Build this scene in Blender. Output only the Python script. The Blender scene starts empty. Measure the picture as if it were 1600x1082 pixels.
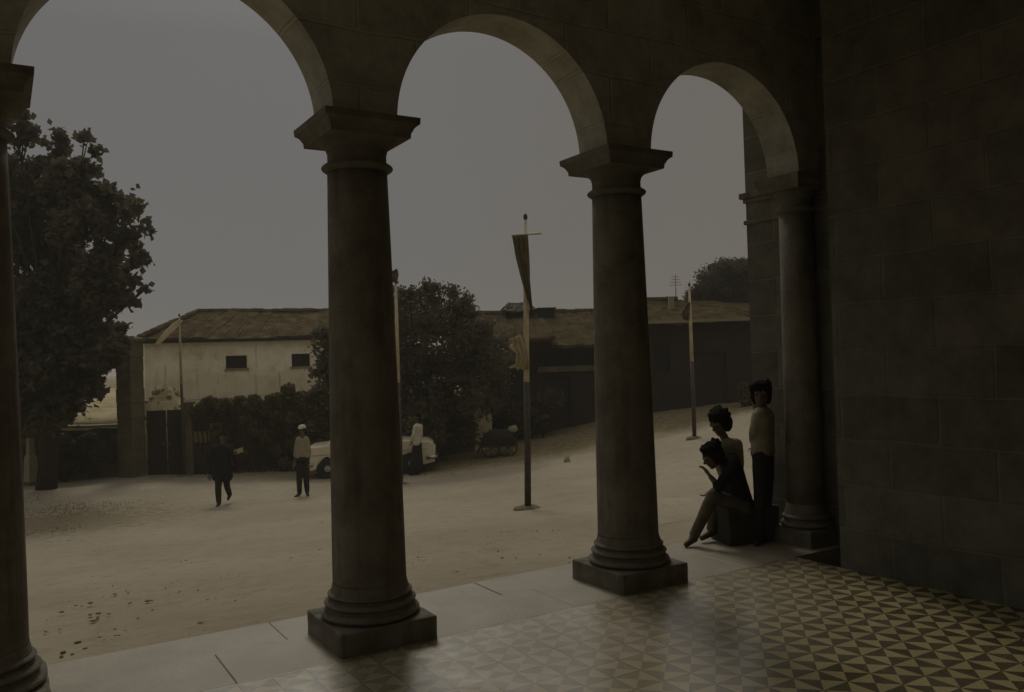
import bpy, bmesh, math, random
from mathutils import Vector, Matrix, noise
R_ = random.Random(7)
PI = math.pi
scene = bpy.context.scene
COL = scene.collection

# ------------------------------------------------------------------ camera model
CF, YAW, PITCH, ROLL = 1309.3, .5513, .0118, -.0326
CAM = Vector((-1.885, -4.7888, 1.65))
FW = Vector((math.sin(YAW)*math.cos(PITCH), math.cos(YAW)*math.cos(PITCH), math.sin(PITCH)))
RT0 = FW.cross(Vector((0, 0, 1))).normalized(); UP0 = RT0.cross(FW)
RT = math.cos(ROLL)*RT0 + math.sin(ROLL)*UP0
UP = -math.sin(ROLL)*RT0 + math.cos(ROLL)*UP0
def at(px, py, Z):
    return CAM + (FW + RT*((px-800)/CF) - UP*((py-541)/CF))*Z
BAY = 1.9985

# ------------------------------------------------------------------ helpers
def link(o, parent=None):
    COL.objects.link(o)
    if parent is not None: o.parent = parent
    return o
def empty(name, loc, label=None, cat=None, rotz=0, group=None):
    o = bpy.data.objects.new(name, None); o.empty_display_size = .1
    o.location = loc; o.rotation_euler = (0, 0, rotz); link(o)
    tag(o, label, cat, group); return o
def tag(o, label=None, cat=None, group=None, kind=None):
    if label: o['label'] = label
    if cat: o['category'] = cat
    if group: o['group'] = group
    if kind: o['kind'] = kind
    return o
def mesh(name, verts, faces, mat, parent=None, smooth=False, loc=None):
    me = bpy.data.meshes.new(name); me.from_pydata([tuple(v) for v in verts], [], faces); me.update()
    if mat: me.materials.append(mat)
    if smooth:
        for p in me.polygons: p.use_smooth = True
    o = bpy.data.objects.new(name, me)
    if loc is not None: o.location = loc
    return link(o, parent)
def fin(name, bm, mat, parent=None, smooth=False, loc=None, bevel=0):
    bmesh.ops.recalc_face_normals(bm, faces=bm.faces[:])
    me = bpy.data.meshes.new(name); bm.to_mesh(me); bm.free()
    if mat: me.materials.append(mat)
    if smooth:
        for p in me.polygons: p.use_smooth = True
    o = bpy.data.objects.new(name, me)
    if loc is not None: o.location = loc
    link(o, parent)
    if bevel:
        m = o.modifiers.new('bevel', 'BEVEL'); m.width = bevel; m.segments = 2; m.limit_method = 'ANGLE'
    return o
def box(bm, x0, x1, y0, y1, z0, z1, M=None):
    vs = [bm.verts.new((x, y, z)) for z in (z0, z1) for y in (y0, y1) for x in (x0, x1)]
    if M is not None:
        for v in vs: v.co = M @ v.co
    for f in ((0, 2, 3, 1), (4, 5, 7, 6), (0, 1, 5, 4), (2, 6, 7, 3), (0, 4, 6, 2), (1, 3, 7, 5)):
        bm.faces.new([vs[i] for i in f])
    return vs
def lathe(bm, prof, cx=0, cy=0, n=48, a0=0, a1=2*PI, cap=True):
    full = abs(a1-a0-2*PI) < 1e-6
    m = n if full else n+1
    rings = [[bm.verts.new((cx+r*math.cos(a0+(a1-a0)*k/n), cy+r*math.sin(a0+(a1-a0)*k/n), z)) for k in range(m)] for z, r in prof]
    for a, b in zip(rings, rings[1:]):
        for k in range(n):
            bm.faces.new((a[k], a[(k+1) % m], b[(k+1) % m], b[k]))
    if cap:
        bm.faces.new(rings[0]); bm.faces.new(rings[-1])
def worn(bm, amp=.006, cuts=7, f=9, seed=0):
    bmesh.ops.subdivide_edges(bm, edges=bm.edges[:], cuts=cuts, use_grid_fill=True)
    for v in bm.verts:
        q = v.co*f+Vector((seed*3.1, seed, 0)); e = noise.noise(q)
        v.co += Vector((noise.noise(q+Vector((9, 0, 0))), noise.noise(q+Vector((0, 9, 0))), .5*e))*amp
def frame(d):
    d = d.normalized(); u = d.cross(Vector((0, 0, 1)) if abs(d.z) < .95 else Vector((1, 0, 0))).normalized()
    return u, d.cross(u).normalized()
def tube(bm, pts, rads, n=10, capped=True):
    pts = [Vector(p) for p in pts]; rings = []
    for i, p in enumerate(pts):
        d = (pts[min(i+1, len(pts)-1)]-pts[max(i-1, 0)]); u, w = frame(d)
        rings.append([bm.verts.new(p+(u*math.cos(2*PI*k/n)+w*math.sin(2*PI*k/n))*rads[i]) for k in range(n)])
    for a, b in zip(rings, rings[1:]):
        for k in range(n): bm.faces.new((a[k], a[(k+1) % n], b[(k+1) % n], b[k]))
    if capped: bm.faces.new(rings[0]); bm.faces.new(rings[-1])
def ball(bm, c, r, M=None, seg=16):
    """ellipsoid; r = (rx, ry, rz), M = rotation 3x3"""
    t = Matrix.Translation(Vector(c)) @ ((M or Matrix.Identity(3)).to_4x4()) @ Matrix.Diagonal((*r, 1))
    bmesh.ops.create_uvsphere(bm, u_segments=seg, v_segments=seg//2+2, radius=1, matrix=t)
def capsule(bm, a, b, ra, rb, seg=14):
    a = Vector(a); b = Vector(b); tube(bm, [a, a.lerp(b, .5), b], [ra, (ra+rb)/2, rb], seg)
    ball(bm, a, (ra,)*3, seg=seg); ball(bm, b, (rb,)*3, seg=seg)
def remeshed(name, bm, mat, parent, voxel, smooth=4, fold=0, freq=14):
    """fuse overlapping closed shapes into ONE continuous smooth surface"""
    bmesh.ops.recalc_face_normals(bm, faces=bm.faces[:])
    me = bpy.data.meshes.new(name); bm.to_mesh(me); bm.free()
    t = bpy.data.objects.new('tmp', me); COL.objects.link(t)
    m = t.modifiers.new('r', 'REMESH'); m.mode = 'VOXEL'; m.voxel_size = voxel; m.use_smooth_shade = True
    s = t.modifiers.new('s', 'SMOOTH'); s.iterations = smooth; s.factor = .5
    dg = bpy.context.evaluated_depsgraph_get()
    nm = bpy.data.meshes.new_from_object(t.evaluated_get(dg)); nm.name = name
    bpy.data.objects.remove(t); bpy.data.meshes.remove(me)
    nm.materials.clear(); nm.materials.append(mat)
    for p in nm.polygons: p.use_smooth = True
    if fold:
        for v_ in nm.vertices:
            q = v_.co; n_ = noise.noise(Vector((q.x*freq, q.y*freq, q.z*freq*.45)))+.5*noise.noise(Vector((q.x*freq*2.3+5, q.y*freq*2.3, q.z*freq*1.2)))
            v_.co = q+v_.normal*n_*fold
    o = bpy.data.objects.new(name, nm); return link(o, parent)

# ------------------------------------------------------------------ materials
def nodes(name):
    m = bpy.data.materials.new(name); m.use_nodes = True
    nt = m.node_tree; b = nt.nodes['Principled BSDF']; return m, nt, b
def N(nt, t, **kw):
    n = nt.nodes.new(t)
    for k, v in kw.items(): setattr(n, k, v)
    return n
def noise_tex(nt, scale, detail=6, rough=.6, vec=None):
    n = N(nt, 'ShaderNodeTexNoise'); n.inputs['Scale'].default_value = scale
    n.inputs['Detail'].default_value = detail; n.inputs['Roughness'].default_value = rough
    if vec is not None: nt.links.new(vec, n.inputs['Vector'])
    return n
def ramp(nt, src, stops):
    r = N(nt, 'ShaderNodeValToRGB'); e = r.color_ramp.elements
    while len(e) > 1: e.remove(e[-1])
    e[0].position = stops[0][0]; c = stops[0][1]; e[0].color = (*c, 1) if len(c) == 3 else c
    for p, c in stops[1:]:
        x = e.new(p); x.color = (*c, 1)
    nt.links.new(src, r.inputs['Fac']); return r
def mixc(nt, fac, a, b, mode='MIX'):
    m = N(nt, 'ShaderNodeMix', data_type='RGBA', blend_type=mode)
    for s, v in ((0, fac), (6, a), (7, b)):
        if hasattr(v, 'is_linked') or isinstance(v, bpy.types.NodeSocket): nt.links.new(v, m.inputs[s])
        elif isinstance(v, (int, float)): m.inputs[s].default_value = v
        else: m.inputs[s].default_value = (*v, 1)
    return m.outputs[2]
def bump(nt, b, src, strength=.3, dist=.02, prev=None):
    n = N(nt, 'ShaderNodeBump'); n.inputs['Strength'].default_value = strength; n.inputs['Distance'].default_value = dist
    nt.links.new(src, n.inputs['Height'])
    if prev is not None: nt.links.new(prev, n.inputs['Normal'])
    nt.links.new(n.outputs['Normal'], b.inputs['Normal']); return n.outputs['Normal']
def geo(nt):
    return N(nt, 'ShaderNodeTexCoord').outputs['Object']
def math_(nt, op, a, b=None, c=None):
    m = N(nt, 'ShaderNodeMath', operation=op)
    for i, v in enumerate((a, b, c)):
        if v is None: continue
        if isinstance(v, (int, float)): m.inputs[i].default_value = v
        else: nt.links.new(v, m.inputs[i])
    return m.outputs[0]
def mottled(name, c1, c2, scale=3, rough=.85, bs=.3, bscale=None, bd=.02, spec=.3, c3=None):
    m, nt, b = nodes(name); v = geo(nt)
    n = noise_tex(nt, scale, 7, .65, v)
    st = [(.3, c1), (.7, c2)] if c3 is None else [(.28, c1), (.5, c2), (.72, c3)]
    r = ramp(nt, n.outputs['Fac'], st); nt.links.new(r.outputs['Color'], b.inputs['Base Color'])
    b.inputs['Roughness'].default_value = rough; b.inputs['Specular IOR Level'].default_value = spec
    n2 = noise_tex(nt, bscale or scale*6, 6, .6, v); bump(nt, b, n2.outputs['Fac'], bs, bd)
    return m
def stone_blocks(name, c1, c2, mortar, sw, sh, rough=.9, rot=False):
    """ashlar coursing; object x or y runs along the wall"""
    m, nt, b = nodes(name); v = geo(nt)
    sep = N(nt, 'ShaderNodeSeparateXYZ'); nt.links.new(v, sep.inputs[0])
    cmb = N(nt, 'ShaderNodeCombineXYZ'); nt.links.new(sep.outputs['Y' if rot else 'X'], cmb.inputs[0]); nt.links.new(sep.outputs['Z'], cmb.inputs[1])
    wob = noise_tex(nt, 1.6, 3, .5, v); 
    vv = N(nt, 'ShaderNodeVectorMath', operation='MULTIPLY_ADD'); nt.links.new(wob.outputs['Color'], vv.inputs[0]); vv.inputs[1].default_value = (.06, .06, 0); nt.links.new(cmb.outputs[0], vv.inputs[2])
    br = N(nt, 'ShaderNodeTexBrick'); nt.links.new(vv.outputs[0], br.inputs['Vector'])
    br.inputs['Scale'].default_value = 1; br.inputs['Brick Width'].default_value = sw; br.inputs['Row Height'].default_value = sh
    br.inputs['Mortar Size'].default_value = .012; br.inputs['Mortar Smooth'].default_value = .5; br.inputs['Bias'].default_value = 0
    br.inputs['Color1'].default_value = (*c1, 1); br.inputs['Color2'].default_value = (*c2, 1); br.inputs['Mortar'].default_value = (*mortar, 1)
    n = noise_tex(nt, 4, 8, .7, v); r = ramp(nt, n.outputs['Fac'], [(.25, (.55, .52, .48)), (.75, (1.25, 1.25, 1.2))])
    c = mixc(nt, 1.0, br.outputs['Color'], r.outputs['Color'], 'MULTIPLY'); nt.links.new(c, b.inputs['Base Color'])
    b.inputs['Roughness'].default_value = rough; b.inputs['Specular IOR Level'].default_value = .2
    inv = math_(nt, 'SUBTRACT', 1.0, br.outputs['Fac'])
    p = bump(nt, b, inv, .6, .02); n2 = noise_tex(nt, 25, 6, .6, v); bump(nt, b, n2.outputs['Fac'], .4, .012, p)
    return m
def plain(name, c, rough=.6, metal=0, spec=.4, var=.25, scale=6):
    m, nt, b = nodes(name); n = noise_tex(nt, scale, 5, .6, geo(nt))
    r = ramp(nt, n.outputs['Fac'], [(.3, tuple(x*(1-var) for x in c)), (.7, tuple(min(1, x*(1+var)) for x in c))])
    nt.links.new(r.outputs['Color'], b.inputs['Base Color'])
    b.inputs['Roughness'].default_value = rough; b.inputs['Metallic'].default_value = metal; b.inputs['Specular IOR Level'].default_value = spec
    return m
def leafmat(name, c1, c2, scale=1.2):
    m, nt, b = nodes(name); n = noise_tex(nt, scale, 4, .6, geo(nt))
    r = ramp(nt, n.outputs['Fac'], [(.35, c1), (.65, c2)]); nt.links.new(r.outputs['Color'], b.inputs['Base Color'])
    b.inputs['Roughness'].default_value = .6; b.inputs['Specular IOR Level'].default_value = .25
    tr = N(nt, 'ShaderNodeBsdfTranslucent'); nt.links.new(r.outputs['Color'], tr.inputs['Color'])
    mx = N(nt, 'ShaderNodeMixShader'); mx.inputs[0].default_value = .45
    nt.links.new(b.outputs[0], mx.inputs[1]); nt.links.new(tr.outputs[0], mx.inputs[2])
    nt.links.new(mx.outputs[0], nt.nodes['Material Output'].inputs['Surface']); return m

def carved_stone():
    m, nt, b = nodes('carved_stone'); v = geo(nt)
    n = noise_tex(nt, 3.2, 9, .7, v)
    r = ramp(nt, n.outputs['Fac'], [(.28, (.105, .094, .070)), (.5, (.180, .163, .124)), (.72, (.255, .234, .185))])
    mp = N(nt, 'ShaderNodeMapping'); mp.inputs['Scale'].default_value = (9, 9, .8); nt.links.new(v, mp.inputs[0])
    n2 = noise_tex(nt, 1, 5, .6, mp.outputs[0]); st = ramp(nt, n2.outputs['Fac'], [(.52, (0, 0, 0)), (.70, (1, 1, 1))])
    c = mixc(nt, math_(nt, 'MULTIPLY', st.outputs['Color'], .5), r.outputs['Color'], (.055, .046, .03))
    n3 = noise_tex(nt, 60, 3, .7, v); pit = ramp(nt, n3.outputs['Fac'], [(.30, (1, 1, 1)), (.40, (0, 0, 0))])
    c = mixc(nt, math_(nt, 'MULTIPLY', pit.outputs['Color'], .6), c, (.05, .04, .026))
    nt.links.new(c, b.inputs['Base Color']); b.inputs['Roughness'].default_value = .9; b.inputs['Specular IOR Level'].default_value = .15
    n4 = noise_tex(nt, 7, 6, .65, v); p = bump(nt, b, n4.outputs['Fac'], .35, .03); bump(nt, b, n3.outputs['Fac'], .45, .008, p); return m
M = {}
M['stone'] = carved_stone()
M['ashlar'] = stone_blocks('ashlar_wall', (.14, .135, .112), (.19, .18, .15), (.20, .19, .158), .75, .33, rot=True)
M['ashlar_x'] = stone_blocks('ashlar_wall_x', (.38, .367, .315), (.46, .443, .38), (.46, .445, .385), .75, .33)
M['timber'] = mottled('dark_timber', (.018, .015, .01), (.04, .032, .02), 4, .8, .3)
M['step'] = mottled('worn_step_stone', (.235, .20, .135), (.34, .295, .21), 2.2, .55, .3, 30, .01, .5)
M['pole_dark'] = plain('dark_painted_pole', (.05, .042, .028), .6)
M['pole_pale'] = plain('pale_painted_pole', (.50, .42, .26), .6)
M['banner'] = plain('dark_banner_cloth', (.10, .075, .035), .9)
M['white_cloth'] = None
M['bounce_white'] = mottled('bounce_white', (.66, .62, .54), (.80, .76, .68), 2, .9, .2)  # finish of the unseen back wall and ceiling, whitened to bounce light inside
M['plaster'] = None
M['rooftile'] = mottled('weathered_roof_tile', (.055, .042, .020), (.10, .078, .040), 2.4, .95, .6, 14, .03, .0, (.185, .148, .082))
M['rooftile2'] = mottled('brown_roof_tile', (.05, .039, .02), (.088, .069, .037), 2.2, .95, .6, 14, .03, .0, (.135, .108, .062))
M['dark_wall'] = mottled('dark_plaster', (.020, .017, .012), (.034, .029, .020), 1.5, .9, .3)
M['dark_in'] = plain('dark_interior', (.015, .014, .012), .9)
M['rubble'] = stone_blocks('rubble_wall', (.055, .05, .03), (.115, .10, .06), (.06, .05, .03), .42, .22)
M['gatepost'] = mottled('gate_stone', (.085, .074, .04), (.165, .142, .082), 2.5, .9, .4)
M['coping'] = mottled('pale_coping', (.20, .17, .10), (.30, .25, .15), 2.5, .9, .3)
M['bark'] = mottled('bark', (.022, .018, .012), (.05, .04, .026), 8, .9, .6)
M['leaf_dark'] = leafmat('dark_leaf', (.07, .064, .040), (.13, .118, .072))
M['leaf_mid'] = leafmat('mid_leaf', (.085, .076, .045), (.16, .142, .085))
M['leaf_pine'] = leafmat('dense_leaf', (.065, .060, .042), (.11, .10, .065))
M['leaf_ivy'] = leafmat('ivy_leaf', (.07, .06, .03), (.22, .19, .095), 3)
M['car_paint'] = plain('cream_car_paint', (.66, .58, .40), .3, 0, .5, .06, 3)
M['chrome'] = plain('dull_chrome', (.5, .46, .38), .35, 1, .5, .1)
M['rubber'] = plain('black_rubber', (.02, .02, .02), .8)
M['glass'] = plain('dark_window_glass', (.03, .03, .028), .08, 0, .6, .05)
M['lamp'] = plain('headlamp_glass', (.45, .42, .34), .15, 0, .6, .1)
M['red_lens'] = plain('tail_lens', (.12, .04, .02), .25)
M['skin'] = plain('skin', (.115, .08, .052), .6, 0, .3, .12, 12)
M['hair'] = plain('black_hair', (.014, .012, .009), .95, 0, .05, .3, 40)
M['cl_dark'] = plain('dark_wool', (.022, .021, .018), .95, 0, .1, .25, 9)
M['cl_trouser'] = plain('dark_trouser_cloth', (.03, .028, .022), .95, 0, .1, .25, 9)
M['cl_faded'] = plain('faded_trouser_cloth', (.11, .096, .064), .95, 0, .1, .3, 9)
M['cl_white'] = plain('white_shirt_cloth', (.56, .50, .36), .9, 0, .1, .15, 9)
M['cl_pale'] = plain('pale_shirt_cloth', (.29, .255, .17), .9, 0, .1, .2, 9)
M['cl_brown'] = plain('brown_cloth', (.09, .07, .04), .9, 0, .1, .2, 9)
M['shoe'] = plain('shoe_leather', (.02, .017, .012), .6)
M['wood'] = mottled('cart_wood', (.022, .018, .01), (.05, .04, .024), 6, .85, .3)
M['tarp'] = plain('dark_tarpaulin', (.03, .027, .02), .85, 0, .2, .4, 4)
M['marker'] = mottled('white_painted_stone', (.25, .21, .135), (.34, .29, .19), 3, .8, .2)

M['white_cloth'] = leafmat('white_cloth', (.44, .37, .23), (.56, .48, .32), 3)
M['pale_streamer'] = leafmat('pale_streamer', (.74, .66, .48), (.82, .74, .56), 3)
def plaster_mat():
    m, nt, b = nodes('stained_white_plaster'); v = geo(nt)
    n = noise_tex(nt, .9, 8, .7, v)
    r = ramp(nt, n.outputs['Fac'], [(.30, (.50, .41, .22)), (.42, (.78, .70, .50)), (.54, (.90, .84, .66))])
    sep = N(nt, 'ShaderNodeSeparateXYZ'); nt.links.new(v, sep.inputs[0])
    # damp rising from the ground: broken-up stain band near the foot
    n2 = noise_tex(nt, 1.7, 6, .65, v)
    h = math_(nt, 'ADD', sep.outputs['Z'], math_(nt, 'MULTIPLY', n2.outputs['Fac'], -1.7))
    d = ramp(nt, h, [(.0, (1, 1, 1)), (.45, (0, 0, 0))])
    c = mixc(nt, math_(nt, 'MULTIPLY', d.outputs['Color'], .34), r.outputs['Color'], (.42, .33, .17))
    # rain streaks
    mp = N(nt, 'ShaderNodeMapping'); mp.inputs['Scale'].default_value = (5, 5, .5); nt.links.new(v, mp.inputs[0])
    n3 = noise_tex(nt, 1, 4, .6, mp.outputs[0]); s = ramp(nt, n3.outputs['Fac'], [(.60, (0, 0, 0)), (.72, (1, 1, 1))])
    c = mixc(nt, math_(nt, 'MULTIPLY', s.outputs['Color'], .55), c, (.24, .19, .10))
    nt.links.new(c, b.inputs['Base Color']); b.inputs['Roughness'].default_value = .95; b.inputs['Specular IOR Level'].default_value = .1
    n4 = noise_tex(nt, 14, 6, .6, v); bump(nt, b, n4.outputs['Fac'], .3, .02); return m
M['plaster'] = plaster_mat()

TILE, TX, TY = .1785, 2.17, -2.105
def tile_mat():
    """cement tiles: each square cut by its diagonals, alternate squares turned a quarter"""
    m, nt, b = nodes('patterned_cement_tile'); v = geo(nt)
    sep = N(nt, 'ShaderNodeSeparateXYZ'); nt.links.new(v, sep.inputs[0])
    u = math_(nt, 'DIVIDE', math_(nt, 'SUBTRACT', sep.outputs['X'], TX-40*TILE), TILE)
    w = math_(nt, 'DIVIDE', math_(nt, 'SUBTRACT', sep.outputs['Y'], TY-40*TILE), TILE)
    fu = math_(nt, 'SUBTRACT', math_(nt, 'FRACT', u), .5); fw = math_(nt, 'SUBTRACT', math_(nt, 'FRACT', w), .5)
    au = math_(nt, 'ABSOLUTE', fu); aw = math_(nt, 'ABSOLUTE', fw)
    gt = math_(nt, 'GREATER_THAN', aw, au)
    iu = math_(nt, 'FLOOR', u); iw = math_(nt, 'FLOOR', w)
    chk = math_(nt, 'MODULO', math_(nt, 'ADD', iu, iw), 2.0)
    x = math_(nt, 'ABSOLUTE', math_(nt, 'SUBTRACT', gt, chk))
    cmb = N(nt, 'ShaderNodeCombineXYZ'); nt.links.new(iu, cmb.inputs[0]); nt.links.new(iw, cmb.inputs[1])
    wn = N(nt, 'ShaderNodeTexWhiteNoise', noise_dimensions='2D'); nt.links.new(cmb.outputs[0], wn.inputs['Vector'])
    n = noise_tex(nt, 1.1, 7, .7, v); wear = ramp(nt, n.outputs['Fac'], [(.35, (0, 0, 0)), (.7, (1, 1, 1))])
    n5 = noise_tex(nt, 30, 4, .6, v)
    lt = mixc(nt, wn.outputs['Value'], (.47, .39, .17), (.58, .495, .25))
    dk = mixc(nt, wn.outputs['Value'], (.055, .040, .016), (.10, .075, .034))
    c = mixc(nt, x, dk, lt)
    c = mixc(nt, math_(nt, 'MULTIPLY', wear.outputs['Color'], .22), c, (.30, .25, .15))
    c = mixc(nt, math_(nt, 'MULTIPLY', n5.outputs['Fac'], .25), c, (.12, .095, .05))
    # sky glare painted pale over the tiles, fading away from the open side
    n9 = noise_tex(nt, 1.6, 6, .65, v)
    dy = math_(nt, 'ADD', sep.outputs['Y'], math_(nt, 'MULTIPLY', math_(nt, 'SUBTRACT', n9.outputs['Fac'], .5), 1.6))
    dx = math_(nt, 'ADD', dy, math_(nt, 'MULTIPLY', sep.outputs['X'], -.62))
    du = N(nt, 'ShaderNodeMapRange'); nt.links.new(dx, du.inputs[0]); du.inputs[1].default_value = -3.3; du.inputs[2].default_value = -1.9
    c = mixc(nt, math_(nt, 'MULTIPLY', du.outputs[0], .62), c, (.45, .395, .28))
    # joints, filled with dirt
    edge = math_(nt, 'MAXIMUM', au, aw); g = math_(nt, 'GREATER_THAN', edge, .485)
    n6 = noise_tex(nt, 3, 3, .5, v)
    c = mixc(nt, math_(nt, 'MULTIPLY', g, math_(nt, 'MULTIPLY', n6.outputs['Fac'], 1.2)), c, (.04, .03, .016))
    nt.links.new(c, b.inputs['Base Color'])
    rr = ramp(nt, n.outputs['Fac'], [(.3, (.16, .16, .16)), (.7, (.32, .32, .32))]); nt.links.new(rr.outputs['Color'], b.inputs['Roughness'])
    b.inputs['IOR'].default_value = 2.7
    n7 = noise_tex(nt, 9, 3, .5, v)
    p = bump(nt, b, n7.outputs['Fac'], .10, .01)
    hgt = math_(nt, 'ADD', math_(nt, 'MULTIPLY', g, -1.0), math_(nt, 'MULTIPLY', wn.outputs['Value'], .4))
    bump(nt, b, hgt, .08, .002, p)
    return m
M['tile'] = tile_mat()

GRASS = tuple(at(105, 795, 16.6))
def ground_mat():
    m, nt, b = nodes('trodden_earth'); v = geo(nt)
    n = noise_tex(nt, .35, 8, .6, v); n2 = noise_tex(nt, 5, 6, .7, v); n3 = noise_tex(nt, 38, 4, .7, v)
    c = ramp(nt, n.outputs['Fac'], [(.3, (.285, .242, .165)), (.55, (.345, .298, .213)), (.75, (.385, .338, .246))]).outputs['Color']
    sp = ramp(nt, n2.outputs['Fac'], [(.50, (0, 0, 0)), (.72, (1, 1, 1))])
    c = mixc(nt, math_(nt, 'MULTIPLY', sp.outputs['Color'], .6), c, (.22, .175, .10))
    sp2 = ramp(nt, n3.outputs['Fac'], [(.56, (0, 0, 0)), (.68, (1, 1, 1))])
    c = mixc(nt, math_(nt, 'MULTIPLY', sp2.outputs['Color'], .35), c, (.16, .125, .07))
    # grassy verge along the walls at the back of the square (distance from that line)
    sep = N(nt, 'ShaderNodeSeparateXYZ'); nt.links.new(v, sep.inputs[0])
    d = math_(nt, 'ADD', math_(nt, 'MULTIPLY', sep.outputs['X'], .435), math_(nt, 'MULTIPLY', sep.outputs['Y'], .900))
    n4 = noise_tex(nt, .8, 6, .7, v)
    dd = math_(nt, 'ADD', d, math_(nt, 'MULTIPLY', math_(nt, 'SUBTRACT', n4.outputs['Fac'], .5), 3.2))
    mr = N(nt, 'ShaderNodeMapRange'); nt.links.new(dd, mr.inputs[0]); mr.inputs[1].default_value = 17.0; mr.inputs[2].default_value = 18.4
    n8 = noise_tex(nt, 6, 5, .7, v); vg = ramp(nt, n8.outputs['Fac'], [(.35, (.09, .07, .028)), (.65, (.24, .185, .085))])
    xm = N(nt, 'ShaderNodeMapRange'); nt.links.new(sep.outputs['X'], xm.inputs[0]); xm.inputs[1].default_value = 3.2; xm.inputs[2].default_value = 6.0
    c = mixc(nt, math_(nt, 'MULTIPLY', math_(nt, 'MULTIPLY', mr.outputs[0], .85), xm.outputs[0]), c, vg.outputs['Color'])
    # a worn patch of grass at the left of the square
    vd = N(nt, 'ShaderNodeVectorMath', operation='DISTANCE'); nt.links.new(v, vd.inputs[0]); vd.inputs[1].default_value = GRASS
    gd = math_(nt, 'ADD', vd.outputs['Value'], math_(nt, 'MULTIPLY', math_(nt, 'SUBTRACT', n8.outputs['Fac'], .5), 9.0))
    gr = N(nt, 'ShaderNodeMapRange'); nt.links.new(gd, gr.inputs[0]); gr.inputs[1].default_value = 2.6; gr.inputs[2].default_value = 1.0
    c = mixc(nt, math_(nt, 'MULTIPLY', gr.outputs[0], .55), c, (.14, .11, .05))
    nt.links.new(c, b.inputs['Base Color']); b.inputs['Roughness'].default_value = .95; b.inputs['Specular IOR Level'].default_value = .15
    p = bump(nt, b, n2.outputs['Fac'], .5, .07); bump(nt, b, n3.outputs['Fac'], .4, .012, p); return m
M['ground'] = ground_mat()
M['terrace'] = mottled('dry_hillside', (.22, .18, .09), (.42, .35, .20), 1.1, .95, .5, 8, .05, .1, (.55, .47, .29))

# ------------------------------------------------------------------ ground
def lerpt(t, tab):
    if t <= tab[0][0]: return tab[0][1]
    for (a, va), (b, vb) in zip(tab, tab[1:]):
        if t <= b:
            k = (t-a)/(b-a); return va+(vb-va)*k
    return tab[-1][1]
BASE = [(.3, -.17), (1.2, -.20), (4, -.46), (6.4, -.74), (10, -1.08), (14, -1.38), (18, -1.49), (24, -1.55), (40, -1.8), (90, -2.6), (400, -4)]
RISE = [(8, 0), (9.5, .07), (11, .20), (13.5, .56), (14.3, .70), (16, 1.08), (18.7, 1.35), (25, 1.55)]
def gz(x, y):
    w = min(1, max(0, (y-3)/6))
    w = w*w*(3-2*w)
    return lerpt(y, BASE) + lerpt(x+.05*(y-14), RISE)*w
def axis(pairs):
    out = []
    for a, b, s in pairs:
        n = max(1, round((b-a)/s)); out += [a+(b-a)*i/n for i in range(n)]
    return out+[pairs[-1][1]]
xs = axis([(-400, -60, 40), (-60, -12, 4), (-12, 24, .4), (24, 60, 4), (60, 400, 40)])
ys = axis([(-400, -20, 40), (-20, .3, 5), (.3, 30, .4), (30, 80, 5), (80, 500, 40)])
gv = []
for y in ys:
    for x in xs:
        z = gz(x, y)
        if y < .2: z = -.6
        elif y < 40: z += .035*noise.noise(Vector((x*.35, y*.35, 3))) * min(1, (y-.2)/2) + .012*noise.noise(Vector((x*1.3, y*1.3, 9)))*min(1, (y-.2)/2)
        gv.append((x, y, z))
nx = len(xs)
gf = [(j*nx+i, j*nx+i+1, (j+1)*nx+i+1, (j+1)*nx+i) for j in range(len(ys)-1) for i in range(nx-1)]
g = mesh('plaza_ground', gv, gf, M['ground'], smooth=True); tag(g, kind='structure')

# street line at the back of the square, running from far left to the right
SL = Vector((.900, -.435, 0)).normalized(); SN = Vector((.435, .900, 0)).normalized()
SROT = math.atan2(SL.y, SL.x)
def onstreet(px, Z, back=0):
    p = at(px, 560, Z); return p
# raised garden ground behind the walls
def terrace():
    o = Vector((2.18, 22.1, 0)) + SN*.35
    vs, fs = [], []
    nu, nv = 60, 24
    for j in range(nv+1):
        for i in range(nu+1):
            s = -34+44*i/nu; t = 26*j/nv
            p = o+SL*s+SN*t
            z = .10 + .42*min(1, t/4.5) + .10*noise.noise(Vector((p.x*.4, p.y*.4, 1)))+.04*noise.noise(Vector((p.x*1.7, p.y*1.7, 5)))
            if s < -4.0: z -= .30*min(1, (-s-4.0)/2)*max(0, 1-t/4)
            vs.append((p.x, p.y, z if j < nv else -2.5))
    # drop the front edge straight down behind the wall
    front = [(v[0], v[1], -2.2) for v in vs[:nu+1]]
    k = len(vs); vs += front
    for j in range(nv):
        for i in range(nu): fs.append((j*(nu+1)+i, j*(nu+1)+i+1, (j+1)*(nu+1)+i+1, (j+1)*(nu+1)+i))
    for i in range(nu): fs.append((k+i, k+i+1, i+1, i))
    tag(mesh('hillside', vs, fs, M['terrace'], smooth=True), kind='structure')
terrace()

# ------------------------------------------------------------------ portico
PL = .298
# tiled floor and stone edge
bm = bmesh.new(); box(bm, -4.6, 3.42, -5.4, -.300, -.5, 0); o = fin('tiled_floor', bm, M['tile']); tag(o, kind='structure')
bm = bmesh.new()
x = -4.6
rr = random.Random(3)
while x < 4.9:                       # worn slabs in two rows along the edge of the portico
    L = rr.uniform(1.0, 1.6); x1 = min(x+L, 4.95)
    box(bm, x+.0012, x1-.0012, -.296, .236, -.5, -.001-rr.random()*.002)
    x = x1
x = -4.6
while x < 6.4:
    L = rr.uniform(.9, 1.7); x1 = min(x+L, 6.5)
    box(bm, x+.0012, x1-.0012, .2375, .66, -.6, -.006-rr.random()*.006)
    x = x1
o = fin('stone_step', bm, M['step'], bevel=.006); tag(o, kind='structure')
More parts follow.
